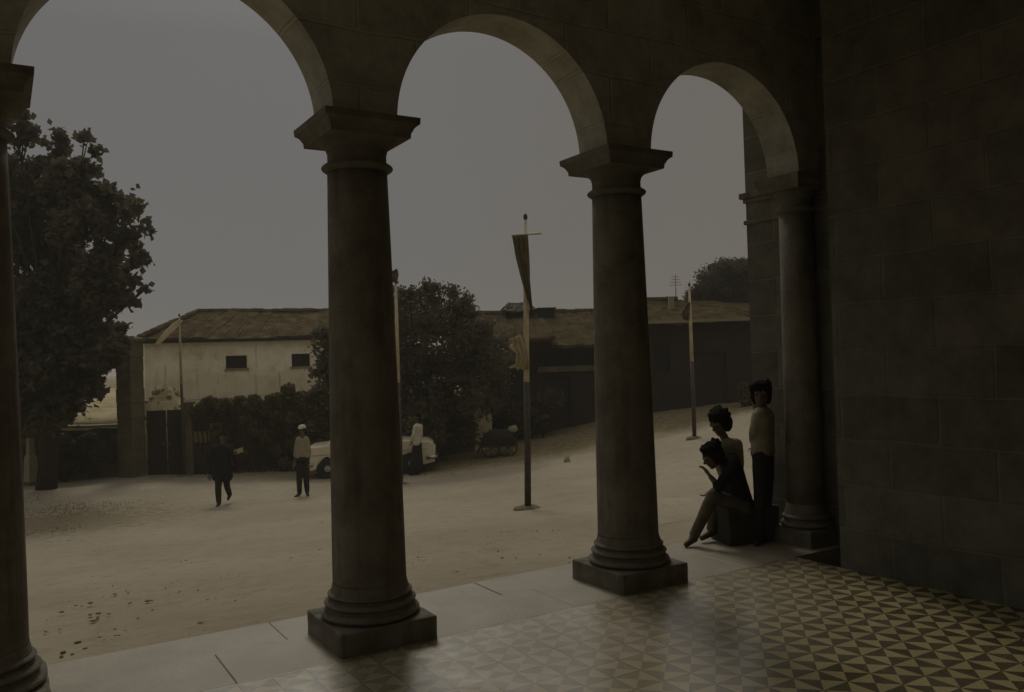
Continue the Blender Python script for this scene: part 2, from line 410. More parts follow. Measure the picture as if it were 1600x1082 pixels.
# narrow gutter across the square in front of the steps
bm = bmesh.new()
pts = [Vector((4.0+i*.35, 2.38+.05*math.sin(i*1.1), 0)) for i in range(16)]
for a, b_ in zip(pts, pts[1:]):
    za, zb = gz(a.x, a.y)+.012, gz(b_.x, b_.y)+.012
    q = [bm.verts.new(p) for p in ((a.x, a.y-.02, za), (b_.x, b_.y-.02, zb), (b_.x, b_.y+.02, zb), (a.x, a.y+.02, za))]
    bm.faces.new(q)
tag(fin('gutter', bm, mottled('gutter_dirt', (.20, .16, .085), (.34, .28, .17), 5)), kind='structure')

def abacus(bm, cx, cy, levels):
    rings = []
    for z, h in levels: rings.append([bm.verts.new((cx+sx*h, cy+sy*h, z)) for sx, sy in ((-1, -1), (1, -1), (1, 1), (-1, 1))])
    for a, b in zip(rings, rings[1:]):
        for k in range(4): bm.faces.new((a[k], a[(k+1) % 4], b[(k+1) % 4], b[k]))
    bm.faces.new(rings[0]); bm.faces.new(rings[-1])
def arc(z0, r0, z1, r1, zc, bulge, n=6):
    return [(z0+(z1-z0)*i/n, r0+(r1-r0)*i/n+bulge*math.sin(PI*i/n)) for i in range(n+1)]
def make_column(x, label):
    t = empty('stone_column', (x, 0, 0), label, 'column', group='stone columns of the arcade')
    bm = bmesh.new(); box(bm, -PL, PL, -PL, PL, -.02, .133); worn(bm, .007, 9, 10, x); fin('plinth', bm, M['stone'], t, bevel=.010)
    bm = bmesh.new()
    prof = arc(.131, .262, .187, .262, 0, .032) + [(.190, .256), (.198, .256)] + arc(.200, .250, .240, .250, 0, .024) + [(.243, .240), (.251, .240)] + arc(.253, .232, .286, .232, 0, .020) + [(.290, .232), (.305, .228), (.33, .2215)]
    lathe(bm, prof, n=56); fin('base', bm, M['stone'], t, smooth=False)
    bm = bmesh.new()
    prof = [(.331, .2205)]+[(z, .2195-.0402*((z-.35)/2.43)**1.25) for z in [.35+2.43*i/14 for i in range(15)]]
    lathe(bm, prof, n=56); fin('shaft', bm, M['stone'], t, smooth=True)
    bm = bmesh.new()
    prof = [(2.781, .184)]+arc(2.784, .184, 2.836, .184, 0, .031)+[(2.838, .181), (2.848, .1765), (2.90, .1765), (2.905, .182)]+[(2.907+.06*(i/8), .182+.062*(1-math.cos(i/8*PI/2))) for i in range(9)]
    lathe(bm, prof, n=56)
    abacus(bm, 0, 0, [(2.966, .247), (2.998, .250), (3.004, .256), (3.02, .262), (3.035, .276), (3.045, .291), (3.083, .2935)])
    fin('capital', bm, M['stone'], t)
    return t
make_column(-BAY, 'stone column at the left edge of the picture, partly out of frame')
make_column(0, 'stone column nearest the centre left, in front of the parked cream car')
make_column(BAY, 'stone column between the tall bannered flagpole and the group of children')

# arcade wall with its round arches
AH, AW, SPR = .200, .165, 3.083
RAD = BAY/2-AH
def arcade(x0, nb, ztop, xend):
    vs, fs = [], []
    def quad(a, b, c, d):
        k = len(vs); vs.extend((a, b, c, d)); fs.append((k, k+1, k+2, k+3))
    NA = 56
    for s in range(nb+1):                                   # piers over the columns
        cx = x0+BAY*s; l = cx-AH; r = cx+AH
        if s == nb: r = xend
        if s == 0: l = cx-.6
        for y, sg in ((-AW, 1), (AW, -1)):
            q = [(l, y, SPR), (r, y, SPR), (r, y, ztop), (l, y, ztop)]
            quad(*(q if sg > 0 else q[::-1]))
        quad((l, -AW, SPR), (l, AW, SPR), (r, AW, SPR), (r, -AW, SPR))
    for s in range(nb):
        cx = x0+BAY*(s+.5)
        P = [(cx-RAD*math.cos(PI*i/NA), SPR+.985*RAD*math.sin(PI*i/NA)) for i in range(NA+1)]
        for (xa, za), (xb, zb) in zip(P, P[1:]):
            quad((xa, -AW, za), (xb, -AW, zb), (xb, -AW, ztop), (xa, -AW, ztop))
            quad((xb, AW, zb), (xa, AW, za), (xa, AW, ztop), (xb, AW, ztop))
            quad((xa, -AW, za), (xa, AW, za), (xb, AW, zb), (xb, -AW, zb))
    X0 = x0-.6
    quad((X0, -AW, ztop), (xend, -AW, ztop), (xend, AW, ztop), (X0, AW, ztop))
    bm = bmesh.new()
    me = bpy.data.meshes.new('t'); me.from_pydata(vs, [], fs); bm.from_mesh(me); bpy.data.meshes.remove(me)
    bmesh.ops.remove_doubles(bm, verts=bm.verts[:], dist=.0005)
    return fin('arcade_wall', bm, M['ashlar_x'])
aw = arcade(-2*BAY, 4, 5.3, 4.06)
tag(aw, 'dark stone arcade wall with round arches resting on the columns', 'wall')

# end wall on the right: a jamb with a half column and mouldings, then the thick ashlar wall
ew = empty('end_wall', (4.1, 0, 0), 'dark ashlar stone wall closing the portico on the right', 'wall')
XJ, YJ = 4.06, .66
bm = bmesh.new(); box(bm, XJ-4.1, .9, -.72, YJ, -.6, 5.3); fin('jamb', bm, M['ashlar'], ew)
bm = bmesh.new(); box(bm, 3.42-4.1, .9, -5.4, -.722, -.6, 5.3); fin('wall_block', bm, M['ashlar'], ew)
bm = bmesh.new()
for z0, z1, d in ((2.79, 2.83, .02), (2.99, 3.03, .02), (3.03, 3.083, .045)): box(bm, XJ-4.1-d, .9, -.72, YJ+d, z0, z1)
fin('moulding', bm, M['stone'], ew, bevel=.006)
hc = empty('half_column', (3.935, 0, 0), 'half column of pale stone set against the right end wall', 'column')
bm = bmesh.new(); box(bm, -.21, .12, -.21, .21, -.02, .133); fin('plinth', bm, M['stone'], hc, bevel=.012)
bm = bmesh.new(); lathe(bm, arc(.131, .185, .187, .185, 0, .028)+arc(.200, .178, .240, .178, 0, .02)+[(.29, .163), (.33, .153)], n=48); fin('base', bm, M['stone'], hc)
bm = bmesh.new(); lathe(bm, [(.331, .152), (1.2, .149), (2.0, .143), (2.78, .136)], n=48); fin('shaft', bm, M['stone'], hc, smooth=True)
bm = bmesh.new(); lathe(bm, [(2.781, .136)]+arc(2.784, .138, 2.836, .138, 0, .024)+[(2.84, .132), (2.89, .132), (2.96, .17)], n=48)
abacus(bm, 0, 0, [(2.962, .200), (2.995, .205), (3.03, .225), (3.082, .23)]); fin('capital', bm, M['stone'], hc)

bm = bmesh.new(); box(bm, -4.6, 4.4, -5.7, -5.402, -.6, 5.3); tag(fin('church_wall', bm, M['bounce_white']), 'church wall at the back of the portico behind the camera, whitened to bounce light in', 'wall')
bm = bmesh.new(); box(bm, -4.598, -4.25, -5.4, -.166, 4.2, 5.3); box(bm, -4.598, -4.25, -5.4, -4.95, -.6, 4.198); fin('open_end_lintel', bm, M['ashlar'], aw)  # unseen left end, shaped open to let sunlight into the portico
bm = bmesh.new(); box(bm, -4.8, 5, -5.7, 1.0, 5.302, 5.5)
for i in range(17): box(bm, -4.2+i*.5, -4.05+i*.5, -5.4, -.166, 5.12, 5.3)
tag(fin('portico_ceiling', bm, M['bounce_white']), kind='structure')

# ------------------------------------------------------------------ world, sun, camera
SUN_AZ = math.radians(18)      # measured from +Y towards +X
SUN_EL = math.radians(44)
sd = Vector((math.sin(SUN_AZ)*math.cos(SUN_EL), math.cos(SUN_AZ)*math.cos(SUN_EL), math.sin(SUN_EL)))
w = bpy.data.worlds.new('World'); scene.world = w; w.use_nodes = True
nt = w.node_tree; bg = nt.nodes['Background']
sky = N(nt, 'ShaderNodeTexSky', sky_type='NISHITA'); sky.sun_disc = False
sky.sun_elevation = SUN_EL; sky.sun_rotation = SUN_AZ; sky.dust_density = 6; sky.air_density = 1.0
# hazy white sky: the clear-sky colours washed out by thin high cloud
bw = N(nt, 'ShaderNodeRGBToBW'); nt.links.new(sky.outputs[0], bw.inputs[0])
tc = N(nt, 'ShaderNodeTexCoord'); sp = N(nt, 'ShaderNodeSeparateXYZ'); nt.links.new(tc.outputs['Generated'], sp.inputs[0])
cn = noise_tex(nt, 1.4, 4, .5, tc.outputs['Generated'])
lum = math_(nt, 'MULTIPLY', math_(nt, 'ADD', math_(nt, 'MULTIPLY', bw.outputs[0], .035), math_(nt, 'MULTIPLY_ADD', cn.outputs['Fac'], .5, 7.0)), math_(nt, 'MULTIPLY_ADD', math_(nt, 'MAXIMUM', math_(nt, 'SUBTRACT', sp.outputs['Z'], .35), 0.0), 4.2, 1.15))
mr = N(nt, 'ShaderNodeMapRange'); nt.links.new(sp.outputs['X'], mr.inputs[0]); mr.inputs[1].default_value = .35; mr.inputs[2].default_value = .85
tint = mixc(nt, mr.outputs[0], (1.01, .995, .965), (1.05, .945, .82))
c = mixc(nt, 1.0, tint, lum, 'MULTIPLY'); nt.links.new(c, bg.inputs['Color']); bg.inputs['Strength'].default_value = .1
sl = bpy.data.lights.new('sun', 'SUN'); sl.energy = 4.8; sl.angle = math.radians(16); sl.color = (1, .94, .84)
so = bpy.data.objects.new('sun', sl); link(so); so.rotation_euler = sd.to_track_quat('Z', 'Y').to_euler(); so.location = (0, 0, 30)

cd = bpy.data.cameras.new('camera'); cd.sensor_fit = 'HORIZONTAL'; cd.sensor_width = 36; cd.lens = CF*36/1600; cd.clip_end = 2000; cd.clip_start = .05
co = bpy.data.objects.new('camera', cd); link(co)
m3 = Matrix((RT, UP, -FW)).transposed(); co.matrix_world = Matrix.Translation(CAM) @ m3.to_4x4()
scene.camera = co
vs = scene.view_settings; vs.view_transform = 'Standard'; vs.look = 'None'; vs.gamma = 1; vs.exposure = -2.66
scene.cycles.max_bounces = 8; scene.cycles.diffuse_bounces = 5
#MORE
bm = bmesh.new(); box(bm, -2*BAY-.6, -2*BAY+.199, -.164, .164, -.02, SPR-.002); fin('pier', bm, M['stone'], aw)

# ------------------------------------------------------------------ houses
def wall_holes(bm, L, z0, z1, th, holes, x0=0.0, y0=0.0):
    """wall in the local XZ plane with real openings (xa, xb, za, zb)"""
    X = sorted({x0, L} | {v for h in holes for v in h[:2]}); Z = sorted({z0, z1} | {v for h in holes for v in h[2:]})
    def hole(xa, za): return any(h[0]-1e-6 <= xa < h[1]-1e-6 and h[2]-1e-6 <= za < h[3]-1e-6 for h in holes)
    V = {}
    def v(x, y, z):
        k = (round(x, 4), round(y, 4), round(z, 4))
        if k not in V: V[k] = bm.verts.new(k)
        return V[k]
    ya, yb = y0, y0+th
    solid = {}
    for i in range(len(X)-1):
        for j in range(len(Z)-1): solid[i, j] = not hole(X[i], Z[j])
    for (i, j), s in solid.items():
        if not s: continue
        xa, xb, za, zb = X[i], X[i+1], Z[j], Z[j+1]
        bm.faces.new((v(xa, ya, za), v(xb, ya, za), v(xb, ya, zb), v(xa, ya, zb)))
        bm.faces.new((v(xa, yb, zb), v(xb, yb, zb), v(xb, yb, za), v(xa, yb, za)))
        for di, dj, q in ((-1, 0, ((xa, za), (xa, zb))), (1, 0, ((xb, zb), (xb, za))), (0, -1, ((xb, za), (xa, za))), (0, 1, ((xa, zb), (xb, zb)))):
            if not solid.get((i+di, j+dj), False):
                (p, q1), (r, s1) = q
                bm.faces.new((v(p, ya, q1), v(r, ya, s1), v(r, yb, s1), v(p, yb, q1)))
def slope(bm, a0, a1, b0, b1, rows=26, per=.17, amp=.014, seed=0):
    """tiled roof slope: eave a0-a1, ridge b0-b1, ribbed down the slope, courses a little uneven"""
    rn = random.Random(seed)
    a0, a1, b0, b1 = map(Vector, (a0, a1, b0, b1))
    L = max((a1-a0).length, (b1-b0).length); n = max(6, int(L/per)); sub = 6
    nn = ((a1-a0).cross((b0+b1)/2-(a0+a1)/2)).normalized()
    if nn.z < 0: nn = -nn
    jit = [rn.uniform(-.012, .012) for _ in range(n+1)]
    grid = []
    for r in range(rows+1):
        t = r/rows; row = []
        wav = [rn.uniform(-.018, .018) for _ in range(n+1)]
        for k in range(n*sub+1):
            s = k/(n*sub); p = (a0.lerp(a1, s)).lerp(b0.lerp(b1, s), t)
            h = amp*abs(math.sin(PI*k/sub))**.8 + jit[k//sub] + wav[k//sub] + .09*noise.noise(p*.7) + .03*noise.noise(p*2.3)
            for_h = nn*h
            row.append(p+for_h)
        grid.append(row)
    vv = [[bm.verts.new(p) for p in row] for row in grid]
    for i in range(rows):
        for k in range(n*sub): bm.faces.new((vv[i][k], vv[i][k+1], vv[i+1][k+1], vv[i+1][k]))
    # thickness at the eave
    lo = [bm.verts.new(p-nn*.10) for p in grid[0]]
    for k in range(n*sub): bm.faces.new((lo[k], lo[k+1], vv[0][k+1], vv[0][k]))
    lo2 = [bm.verts.new(p-nn*.10) for p in grid[-1]]
    bm.faces.new((lo[0], lo[-1], lo2[-1], lo2[0]))

# the long whitewashed building
p0 = at(226, 560, 29.0); p1 = at(560, 560, 32.2); p0.z = p1.z = 0
dv = (p1-p0); LA = dv.length; ra = math.atan2(dv.y, dv.x)
EA, RA, ZB = 2.62, 3.74, .30
hA = empty('white_house', (p0.x, p0.y, ZB), 'long whitewashed building with stained walls, two small dark windows and a tiled hip roof', 'house', ra)
def lx(px, Z):      # local X along the facade of a pixel column
    p = at(px, 560, Z); return (p.x-p0.x)*math.cos(ra)+(p.y-p0.y)*math.sin(ra)
wins = []
for pa, pb, ya, yb, Z in ((352, 387, 556, 576, 30.3), (455, 487, 553, 573, 31.2)):
    za = at((pa+pb)/2, yb, Z).z-ZB; zb = at((pa+pb)/2, ya, Z).z-ZB
    wins.append((lx(pa, Z), lx(pb, Z), za, zb))
bm = bmesh.new(); H_ = EA-ZB
wall_holes(bm, LA, -1.2, H_, .35, wins)
box(bm, 0, .35, .352, 5.9, -1.2, H_-.002); box(bm, LA-.35, LA, .352, 5.9, -1.2, H_-.002); box(bm, .352, LA-.352, 5.55, 5.9, -1.2, H_-.002)
fin('wall', bm, M['plaster'], hA)
for h in wins:
    f = bmesh.new()
    box(f, h[0], h[1], .17, .19, h[2], h[3]); wn_ = fin('window', f, M['dark_in'], hA)
    f = bmesh.new(); box(f, h[0]-.06, h[1]+.06, -.035, -.002, h[2]-.08, h[2]-.002); fin('sill', f, M['coping'], wn_)
    f = bmesh.new(); n_ = 4
    for k in range(1, n_): 
        xk = h[0]+(h[1]-h[0])*k/n_; box(f, xk-.012, xk+.012, .10, .124, h[2]+.002, h[3]-.002)
    fin('bar', f, M['dark_in'], wn_)
bm = bmesh.new(); ov = .16; hz = RA-ZB; he = H_+.02
xr0 = lx(312, 32.5)
slope(bm, (-ov, -ov, he), (LA+ov, -ov, he), (xr0, 2.95, hz), (LA+ov, 2.95, hz), seed=1)
slope(bm, (LA+ov, 6.2, he), (-ov, 6.2, he), (LA+ov, 2.95, hz), (xr0, 2.95, hz), seed=2)
slope(bm, (-ov, 6.2, he), (-ov, -ov, he), (xr0, 2.95, hz), (xr0+.02, 2.95, hz), seed=3)
fin('roof', bm, M['rooftile'], hA)
bm = bmesh.new()
def ridge(bm, a, b, r=.10, seg=.38):
    a = Vector(a); b = Vector(b); n = max(1, int((b-a).length/seg)); rn = random.Random(5)
    for i in range(n):
        p, q = a.lerp(b, i/n), a.lerp(b, (i+1.08)/n); o_ = Vector((0, 0, rn.uniform(-.015, .02)))
        tube(bm, [p+o_, q+o_], [r*1.08, r*.95], 8)
ridge(bm, (xr0, 2.95, hz+.03), (LA+ov, 2.95, hz+.03)); ridge(bm, (-ov, -ov, he+.06), (xr0, 2.95, hz+.04)); ridge(bm, (-ov, 6.2, he+.06), (xr0, 2.95, hz+.04))
fin('ridge_tiles', bm, M['rooftile'], hA)
bm = bmesh.new(); box(bm, -.18, LA+.18, -.20, -.002, H_-.13, H_-.03); fin('eaves_board', bm, M['dark_in'], hA)
bm = bmesh.new(); box(bm, -.05, LA+.05, -.12, -.002, -1.2, .18); fin('plinth', bm, M['marker'], hA, bevel=.03)

# the low dark house with a veranda, centre right
def street_house(pxa, pxb, Za, Zb):
    a = at(pxa, 560, Za); b_ = at(pxb, 560, Zb); a.z = b_.z = 0
    d = b_-a; return a, d.length, math.atan2(d.y, d.x)
a, LB, rb_ = street_house(722, 1000, 27.4, 27.9)
gB = -1.25
hB = empty('veranda_house', (a.x, a.y, gB), 'low dark house with a deep veranda under a brown tiled roof, behind the tall flagpole', 'house', rb_)
def lxB(px, Z):
    p = at(px, 560, Z); return (p.x-a.x)*math.cos(rb_)+(p.y-a.y)*math.sin(rb_)
eB, rB = 2.02-gB, 3.18-gB
xm = lxB(838, 27.6)
zr = at(890, 572, 27.6).z-gB; zr2 = at(890, 581, 27.6).z-gB; zt = at(890, 541, 27.6).z-gB
ho = [(xm+.25, xm+1.15, zr+.002, zt-.15), (xm+1.35, xm+2.2, zr+.002, zt-.15), (xm+2.4, LB-.4, zr+.002, zt-.15), (xm+.35, xm+1.1, .1, zr2-.15)]
bm = bmesh.new(); wall_holes(bm, LB, -.6, eB, .3, ho)
box(bm, 0, .3, .302, 6.2, -.6, eB-.002); box(bm, LB-.3, LB, .302, 6.2, -.6, eB-.002); box(bm, .302, LB-.302, 5.9, 6.2, -.6, eB-.002)
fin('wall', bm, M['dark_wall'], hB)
for h in ho[:3]:
    f = bmesh.new(); box(f, h[0], h[1], .16, .18, h[2], h[3])
    fin('window', f, M['dark_in'], hB)
f = bmesh.new(); box(f, ho[3][0], ho[3][1], .14, .17, ho[3][2], ho[3][3]); fin('door', f, M['dark_wall'], hB)
f = bmesh.new(); box(f, xm+.02, LB, -.10, -.002, zr2, zr); fin('ledge', f, M['gatepost'], hB, bevel=.01)
bm = bmesh.new()
slope(bm, (-.3, -.5, eB-.06), (LB+.3, -.5, eB-.06), (-.3, 3.1, rB), (LB+.3, 3.1, rB), seed=11)
slope(bm, (LB+.3, 6.5, eB-.06), (-.3, 6.5, eB-.06), (LB+.3, 3.1, rB), (-.3, 3.1, rB), seed=12)
ridge(bm, (-.3, 3.1, rB+.03), (LB+.3, 3.1, rB+.03)); rfB = fin('roof', bm, M['rooftile2'], hB)
# raised porch roof over the steps and a small roofed vent on the ridge
xa, xb = lxB(808, 27), lxB(868, 27)
bm = bmesh.new()
slope(bm, (xa, -.9, eB+.18), (xb, -.9, eB+.18), (xa+.1, 1.4, eB+.86), (xb-.1, 1.4, eB+.86), seed=14); fin('porch_roof', bm, M['rooftile2'], hB)
bm = bmesh.new(); box(bm, xa+.1, xb-.12, -.55, 1.0, eB-.25, eB+.14); fin('porch_wall', bm, M['dark_wall'], hB)
xv0, xv1 = lxB(792, 30), lxB(838, 30)
bm = bmesh.new(); box(bm, xv0, xv1, 2.7, 3.6, rB-.3, rB+.10)
slope(bm, (xv0-.12, 2.5, rB+.10), (xv1+.12, 2.5, rB+.10), (xv0+.15, 3.15, rB+.42), (xv1-.15, 3.15, rB+.42), seed=15, rows=5)
slope(bm, (xv1+.12, 3.8, rB+.10), (xv0-.12, 3.8, rB+.10), (xv1-.15, 3.15, rB+.42), (xv0+.15, 3.15, rB+.42), seed=16, rows=5)
fin('roof_vent', bm, M['wood'], hB)
xv0, xv1 = lxB(843, 30), lxB(869, 30)
bm = bmesh.new(); box(bm, xv0, xv1, 2.3, 2.8, rB-.7, rB+.10); box(bm, xv0-.05, xv1+.05, 2.25, 2.85, rB+.102, rB+.16); fin('chimney', bm, M['dark_wall'], hB, bevel=.01)

# the dark house at the right
a2, LC, rc_ = street_house(985, 1330, 27.2, 26.9)
gC = -.55
hC = empty('dark_house', (a2.x, a2.y, gC), 'dark house with a pale roof edge and hip roof below the round tree', 'house', rc_)
def lxC(px, Z):
    p = at(px, 560, Z); return (p.x-a2.x)*math.cos(rc_)+(p.y-a2.y)*math.sin(rc_)
eC = 2.58-gC; rC = 3.46-gC
hoC = [(lxC(1023, 27), lxC(1047, 27), 1.5, 2.45), (lxC(1098, 27), lxC(1135, 27), .05, 2.1)]
bm = bmesh.new(); wall_holes(bm, LC, -.8, eC, .3, hoC)
box(bm, 0, .3, .302, 6.2, -.8, eC-.002); box(bm, LC-.3, LC, .302, 6.2, -.8, eC-.002); box(bm, .302, LC-.302, 5.9, 6.2, -.8, eC-.002)
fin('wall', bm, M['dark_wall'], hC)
f = bmesh.new(); h = hoC[0]; box(f, h[0], h[1], .15, .17, h[2], h[3]); box(f, (h[0]+h[1])/2-.03, (h[0]+h[1])/2+.03, .11, .148, h[2], h[3]); fin('window', f, M['dark_in'], hC)
f = bmesh.new(); h = hoC[1]; box(f, h[0], h[1], .15, .18, h[2], h[3]); dr = fin('door', f, M['dark_wall'], hC)
f = bmesh.new(); box(f, h[0]+.2, h[0]+.62, -.02, -.002, h[3]+.18, h[3]+.36); fin('plaque', f, M['wood'], hC)
xk = lxC(1062, 30)
bm = bmesh.new()
slope(bm, (-.3, -.45, eC+.03), (LC+.3, -.45, eC+.03), (-.3, 3.1, rC), (xk, 3.1, rC), seed=21)
slope(bm, (LC+.3, 6.6, eC+.03), (-.3, 6.6, eC+.03), (xk, 3.1, rC), (-.3, 3.1, rC), seed=22)
slope(bm, (LC+.3, -.45, eC+.03), (LC+.3, 6.6, eC+.03), (xk, 3.1, rC), (xk-.02, 3.1, rC), seed=23)
ridge(bm, (-.3, 3.1, rC+.03), (xk, 3.1, rC+.03)); fin('roof', bm, M['rooftile2'], hC)
bm = bmesh.new(); box(bm, -.3, LC+.3, -.50, -.46, eC-.05, eC+.05); fin('eaves_board', bm, M['coping'], hC)
xc = lxC(1053, 28.6)
bm = bmesh.new(); box(bm, xc-.09, xc+.09, 1.55, 1.75, rC-.75, rC+.05); box(bm, xc-.2, xc+.2, 1.45, 1.85, rC-.76, rC-.52); fin('chimney', bm, M['marker'], hC, bevel=.01)
bm = bmesh.new(); c_ = Vector((lxC(1061, 30), 3.1, rC)); tube(bm, [c_, c_+Vector((0, 0, .95))], [.016, .010], 6)
for k in range(4): tube(bm, [c_+Vector((-.22+.03*k, 0, .55+.1*k)), c_+Vector((.22-.03*k, 0, .55+.1*k))], [.008, .008], 5)
fin('antenna', bm, M['pole_dark'], hC)

# ------------------------------------------------------------------ walls and gate along the back of the square
def wall_run(pa, pb, z0a, z0b, zta, ztb, th, mat, name, label, cop=True, seed=0, parent=None):
    """rubble wall with an uneven top"""
    pa = Vector(pa); pb = Vector(pb); d = pb-pa; d.z = 0; L = d.length; rot = math.atan2(d.y, d.x); rn = random.Random(seed)
    t = empty(name, (pa.x, pa.y, 0), label, 'wall', rot)
    n = max(4, int(L/.35)); bm = bmesh.new(); rows = []
    for i in range(n+1):
        x = L*i/n; k = i/n; zt = zta+(ztb-zta)*k+rn.uniform(-.05, .05); zb = z0a+(z0b-z0a)*k-.3
        j = rn.uniform(-.025, .025)
        rows.append([bm.verts.new(v) for v in ((x, j, zb), (x, j*.5, (zb+zt)/2), (x, j, zt), (x, th, zt+rn.uniform(-.03, .03)), (x, th, zb))])
    for p, q in zip(rows, rows[1:]):
        for k in range(4): bm.faces.new((p[k], q[k], q[k+1], p[k+1]))
    bm.faces.new(rows[0][::-1]); bm.faces.new(rows[-1])
    fin('masonry', bm, mat, t)
    if cop:
        bm = bmesh.new(); x = 0
        while x < L-.05:
            l = min(rn.uniform(.5, .9), L-x); zz = zta+(ztb-zta)*(x+l/2)/L+rn.uniform(.03, .07)
            box(bm, x+.006, x+l-.006, -.05, th+.04, zz, zz+.07); x += l
        fin('coping', bm, M['coping'], t, bevel=.012)
    return t
def fl(px, Z): 
    p = at(px, 700, Z); return (p.x, p.y, 0)
wall_run(tuple(Vector(fl(188, 24.6))-SL*24), fl(188, 24.6), -1.5, -1.5, -.22, -.10, .4, M['rubble'], 'garden_wall', 'low dark rubble garden wall left of the tall gate pillar, under the big tree', True, 4)
gw = wall_run(fl(299, 24.7), fl(742, 26.2), -1.55, -1.3, .30, .42, .45, M['rubble'], 'garden_wall', 'rubble garden wall overgrown with ivy below the white house', False, 5)
bm = bmesh.new(); rn = random.Random(12)
for px, py, w_, h_ in ((319, 683, .62, .34), (336, 667, .36, .20), (392, 662, .3, .16), (374, 655, .22, .14), (412, 676, .25, .15)):
    p = at(px, py, 24.75); 
    lo = gw.matrix_basis.inverted() @ p
    box(bm, lo.x-w_/2, lo.x+w_/2, -.06, .05, lo.z-h_/2, lo.z+h_/2, None)
fin('pale_patches', bm, mottled('pale_wall_patch', (.20, .16, .075), (.32, .26, .14), 4), gw, bevel=.03)  # pale raised patches on the wall face
# tall gate pillar
pc = at(206, 700, 24.5)
gp = empty('gate_pillar', (pc.x, pc.y, -1.6), 'tall square stone gate pillar beside the dark timber gate', 'pillar', .70)
bm = bmesh.new(); hgt = at(206, 535, 24.5).z+1.6
for k in range(9):
    z0 = hgt*k/9; z1 = hgt*(k+1)/9; e = .262+.006*((k*7) % 3)
    box(bm, -e, e, -e, e, z0+.004, z1-.004)
box(bm, -.25, .25, -.25, .25, 0, hgt-.03)
fin('shaft', bm, M['gatepost'], gp, bevel=.015)
bm = bmesh.new(); abacus(bm, 0, 0, [(hgt-.02, .27), (hgt+.03, .32), (hgt+.10, .32), (hgt+.18, .1)]); fin('cap', bm, M['gatepost'], gp)
pr = at(296, 700, 24.6)
gp2 = empty('gate_post', (pr.x, pr.y, -1.6), 'short stone gate post at the right of the dark timber gate', 'post', SROT)
bm = bmesh.new(); hh = at(296, 632, 24.6).z+1.6; box(bm, -.12, .12, -.14, .14, 0, hh); fin('shaft', bm, M['gatepost'], gp2, bevel=.02)
bm = bmesh.new(); abacus(bm, 0, 0, [(hh+.002, .16), (hh+.07, .17), (hh+.12, .05)]); fin('cap', bm, M['gatepost'], gp2)
a_ = Vector(fl(229, 24.7)); b_ = Vector(fl(293, 24.75)); d = b_-a_
gt = empty('timber_gate', (a_.x, a_.y, -1.55), 'closed dark timber double gate between the stone gate posts', 'gate', math.atan2(d.y, d.x))
Lg = d.length
for s in (0, 1):
    bm = bmesh.new(); x0, x1 = Lg*s/2+.02, Lg*(s+1)/2-.02; n = 5
    for k in range(n): box(bm, x0+(x1-x0)*k/n+.004, x0+(x1-x0)*(k+1)/n-.004, 0, .05, .03, 1.93)
    for z in (.35, 1.45): box(bm, x0, x1, -.04, -.001, z, z+.12)
    lf = fin('leaf', bm, M['timber'], gt)
    bm = bmesh.new(); xx = x1-.08 if s == 0 else x0+.08
    tube(bm, [(xx-.03, -.045, .95), (xx, -.08, .95), (xx+.03, -.045, .95)], [.012]*3, 6); fin('handle', bm, M['chrome'], lf)

rn = random.Random(44)
p = at(258, 640, 26.4); hp = empty('rubble_heap', (p.x, p.y, .2), 'brown heap of earth and rubble behind the timber gate, against the white house', 'heap')
bm = bmesh.new(); bmesh.ops.create_grid(bm, x_segments=26, y_segments=20, size=1)
for v_ in bm.verts:
    q = Vector((v_.co.x*1.05, v_.co.y*.8, 0)); r_ = Vector((v_.co.x, v_.co.y)).length
    v_.co = Vector((q.x, q.y, max(0, 1-r_**1.1)*1.05+.10*noise.noise(q*3)+.05*noise.noise(q*9)-.12))
fin('heap', bm, M['terrace'], hp)
bm = bmesh.new()
for k in range(60):
    a = rn.uniform(0, 6.28); r_ = rn.uniform(.1, 1)**.7; q = Vector((math.cos(a)*r_*1.0, math.sin(a)*r_*.75, max(0, 1-r_**1.1)*1.05-.08)); e = rn.uniform(.03, .10)
    vs_ = box(bm, -e, e, -e*.8, e*.8, -e*.6, e*.6, Matrix.Translation(q) @ Matrix.Rotation(rn.uniform(0, 3), 4, (rn.random(), rn.random(), 1)))
tag(fin('stones', bm, M['coping'], hp, bevel=.01), kind='stuff')
# ------------------------------------------------------------------ vegetation
def leaf_mesh(pts, size, rn, droop=.3, flat=.0, asp=.5):
    vs, fs = [], []
    for p in pts:
        s = size*rn.uniform(.6, 1.3)
        d = Vector((rn.gauss(0, 1), rn.gauss(0, 1), rn.gauss(0, .7)-droop)).normalized()
        u, w_ = frame(d); an = rn.uniform(0, 2*PI); u, w_ = u*math.cos(an)+w_*math.sin(an), w_*math.cos(an)-u*math.sin(an)
        k = len(vs); b0 = p-d*s*.5; t0 = p+d*s*.5; m = p+w_*s*.10
        vs += [b0, m+u*s*asp*.5, t0, m-u*s*asp*.5, p-w_*s*.03]
        fs += [(k, k+1, k+4), (k+1, k+2, k+4), (k+2, k+3, k+4), (k+3, k, k+4)]
    return vs, fs
def clump_pts(c, r, n, rn, sq=.8, shell=.45):
    out = []
    while len(out) < n:
        v = Vector((rn.gauss(0, 1), rn.gauss(0, 1), rn.gauss(0, 1))).normalized()
        rad = r*(shell+(1-shell)*rn.random()**.6)
        rad *= 1+.22*noise.noise(v*2.2+c)
        out.append(c+Vector((v.x*rad, v.y*rad, v.z*rad*sq)))
    return out
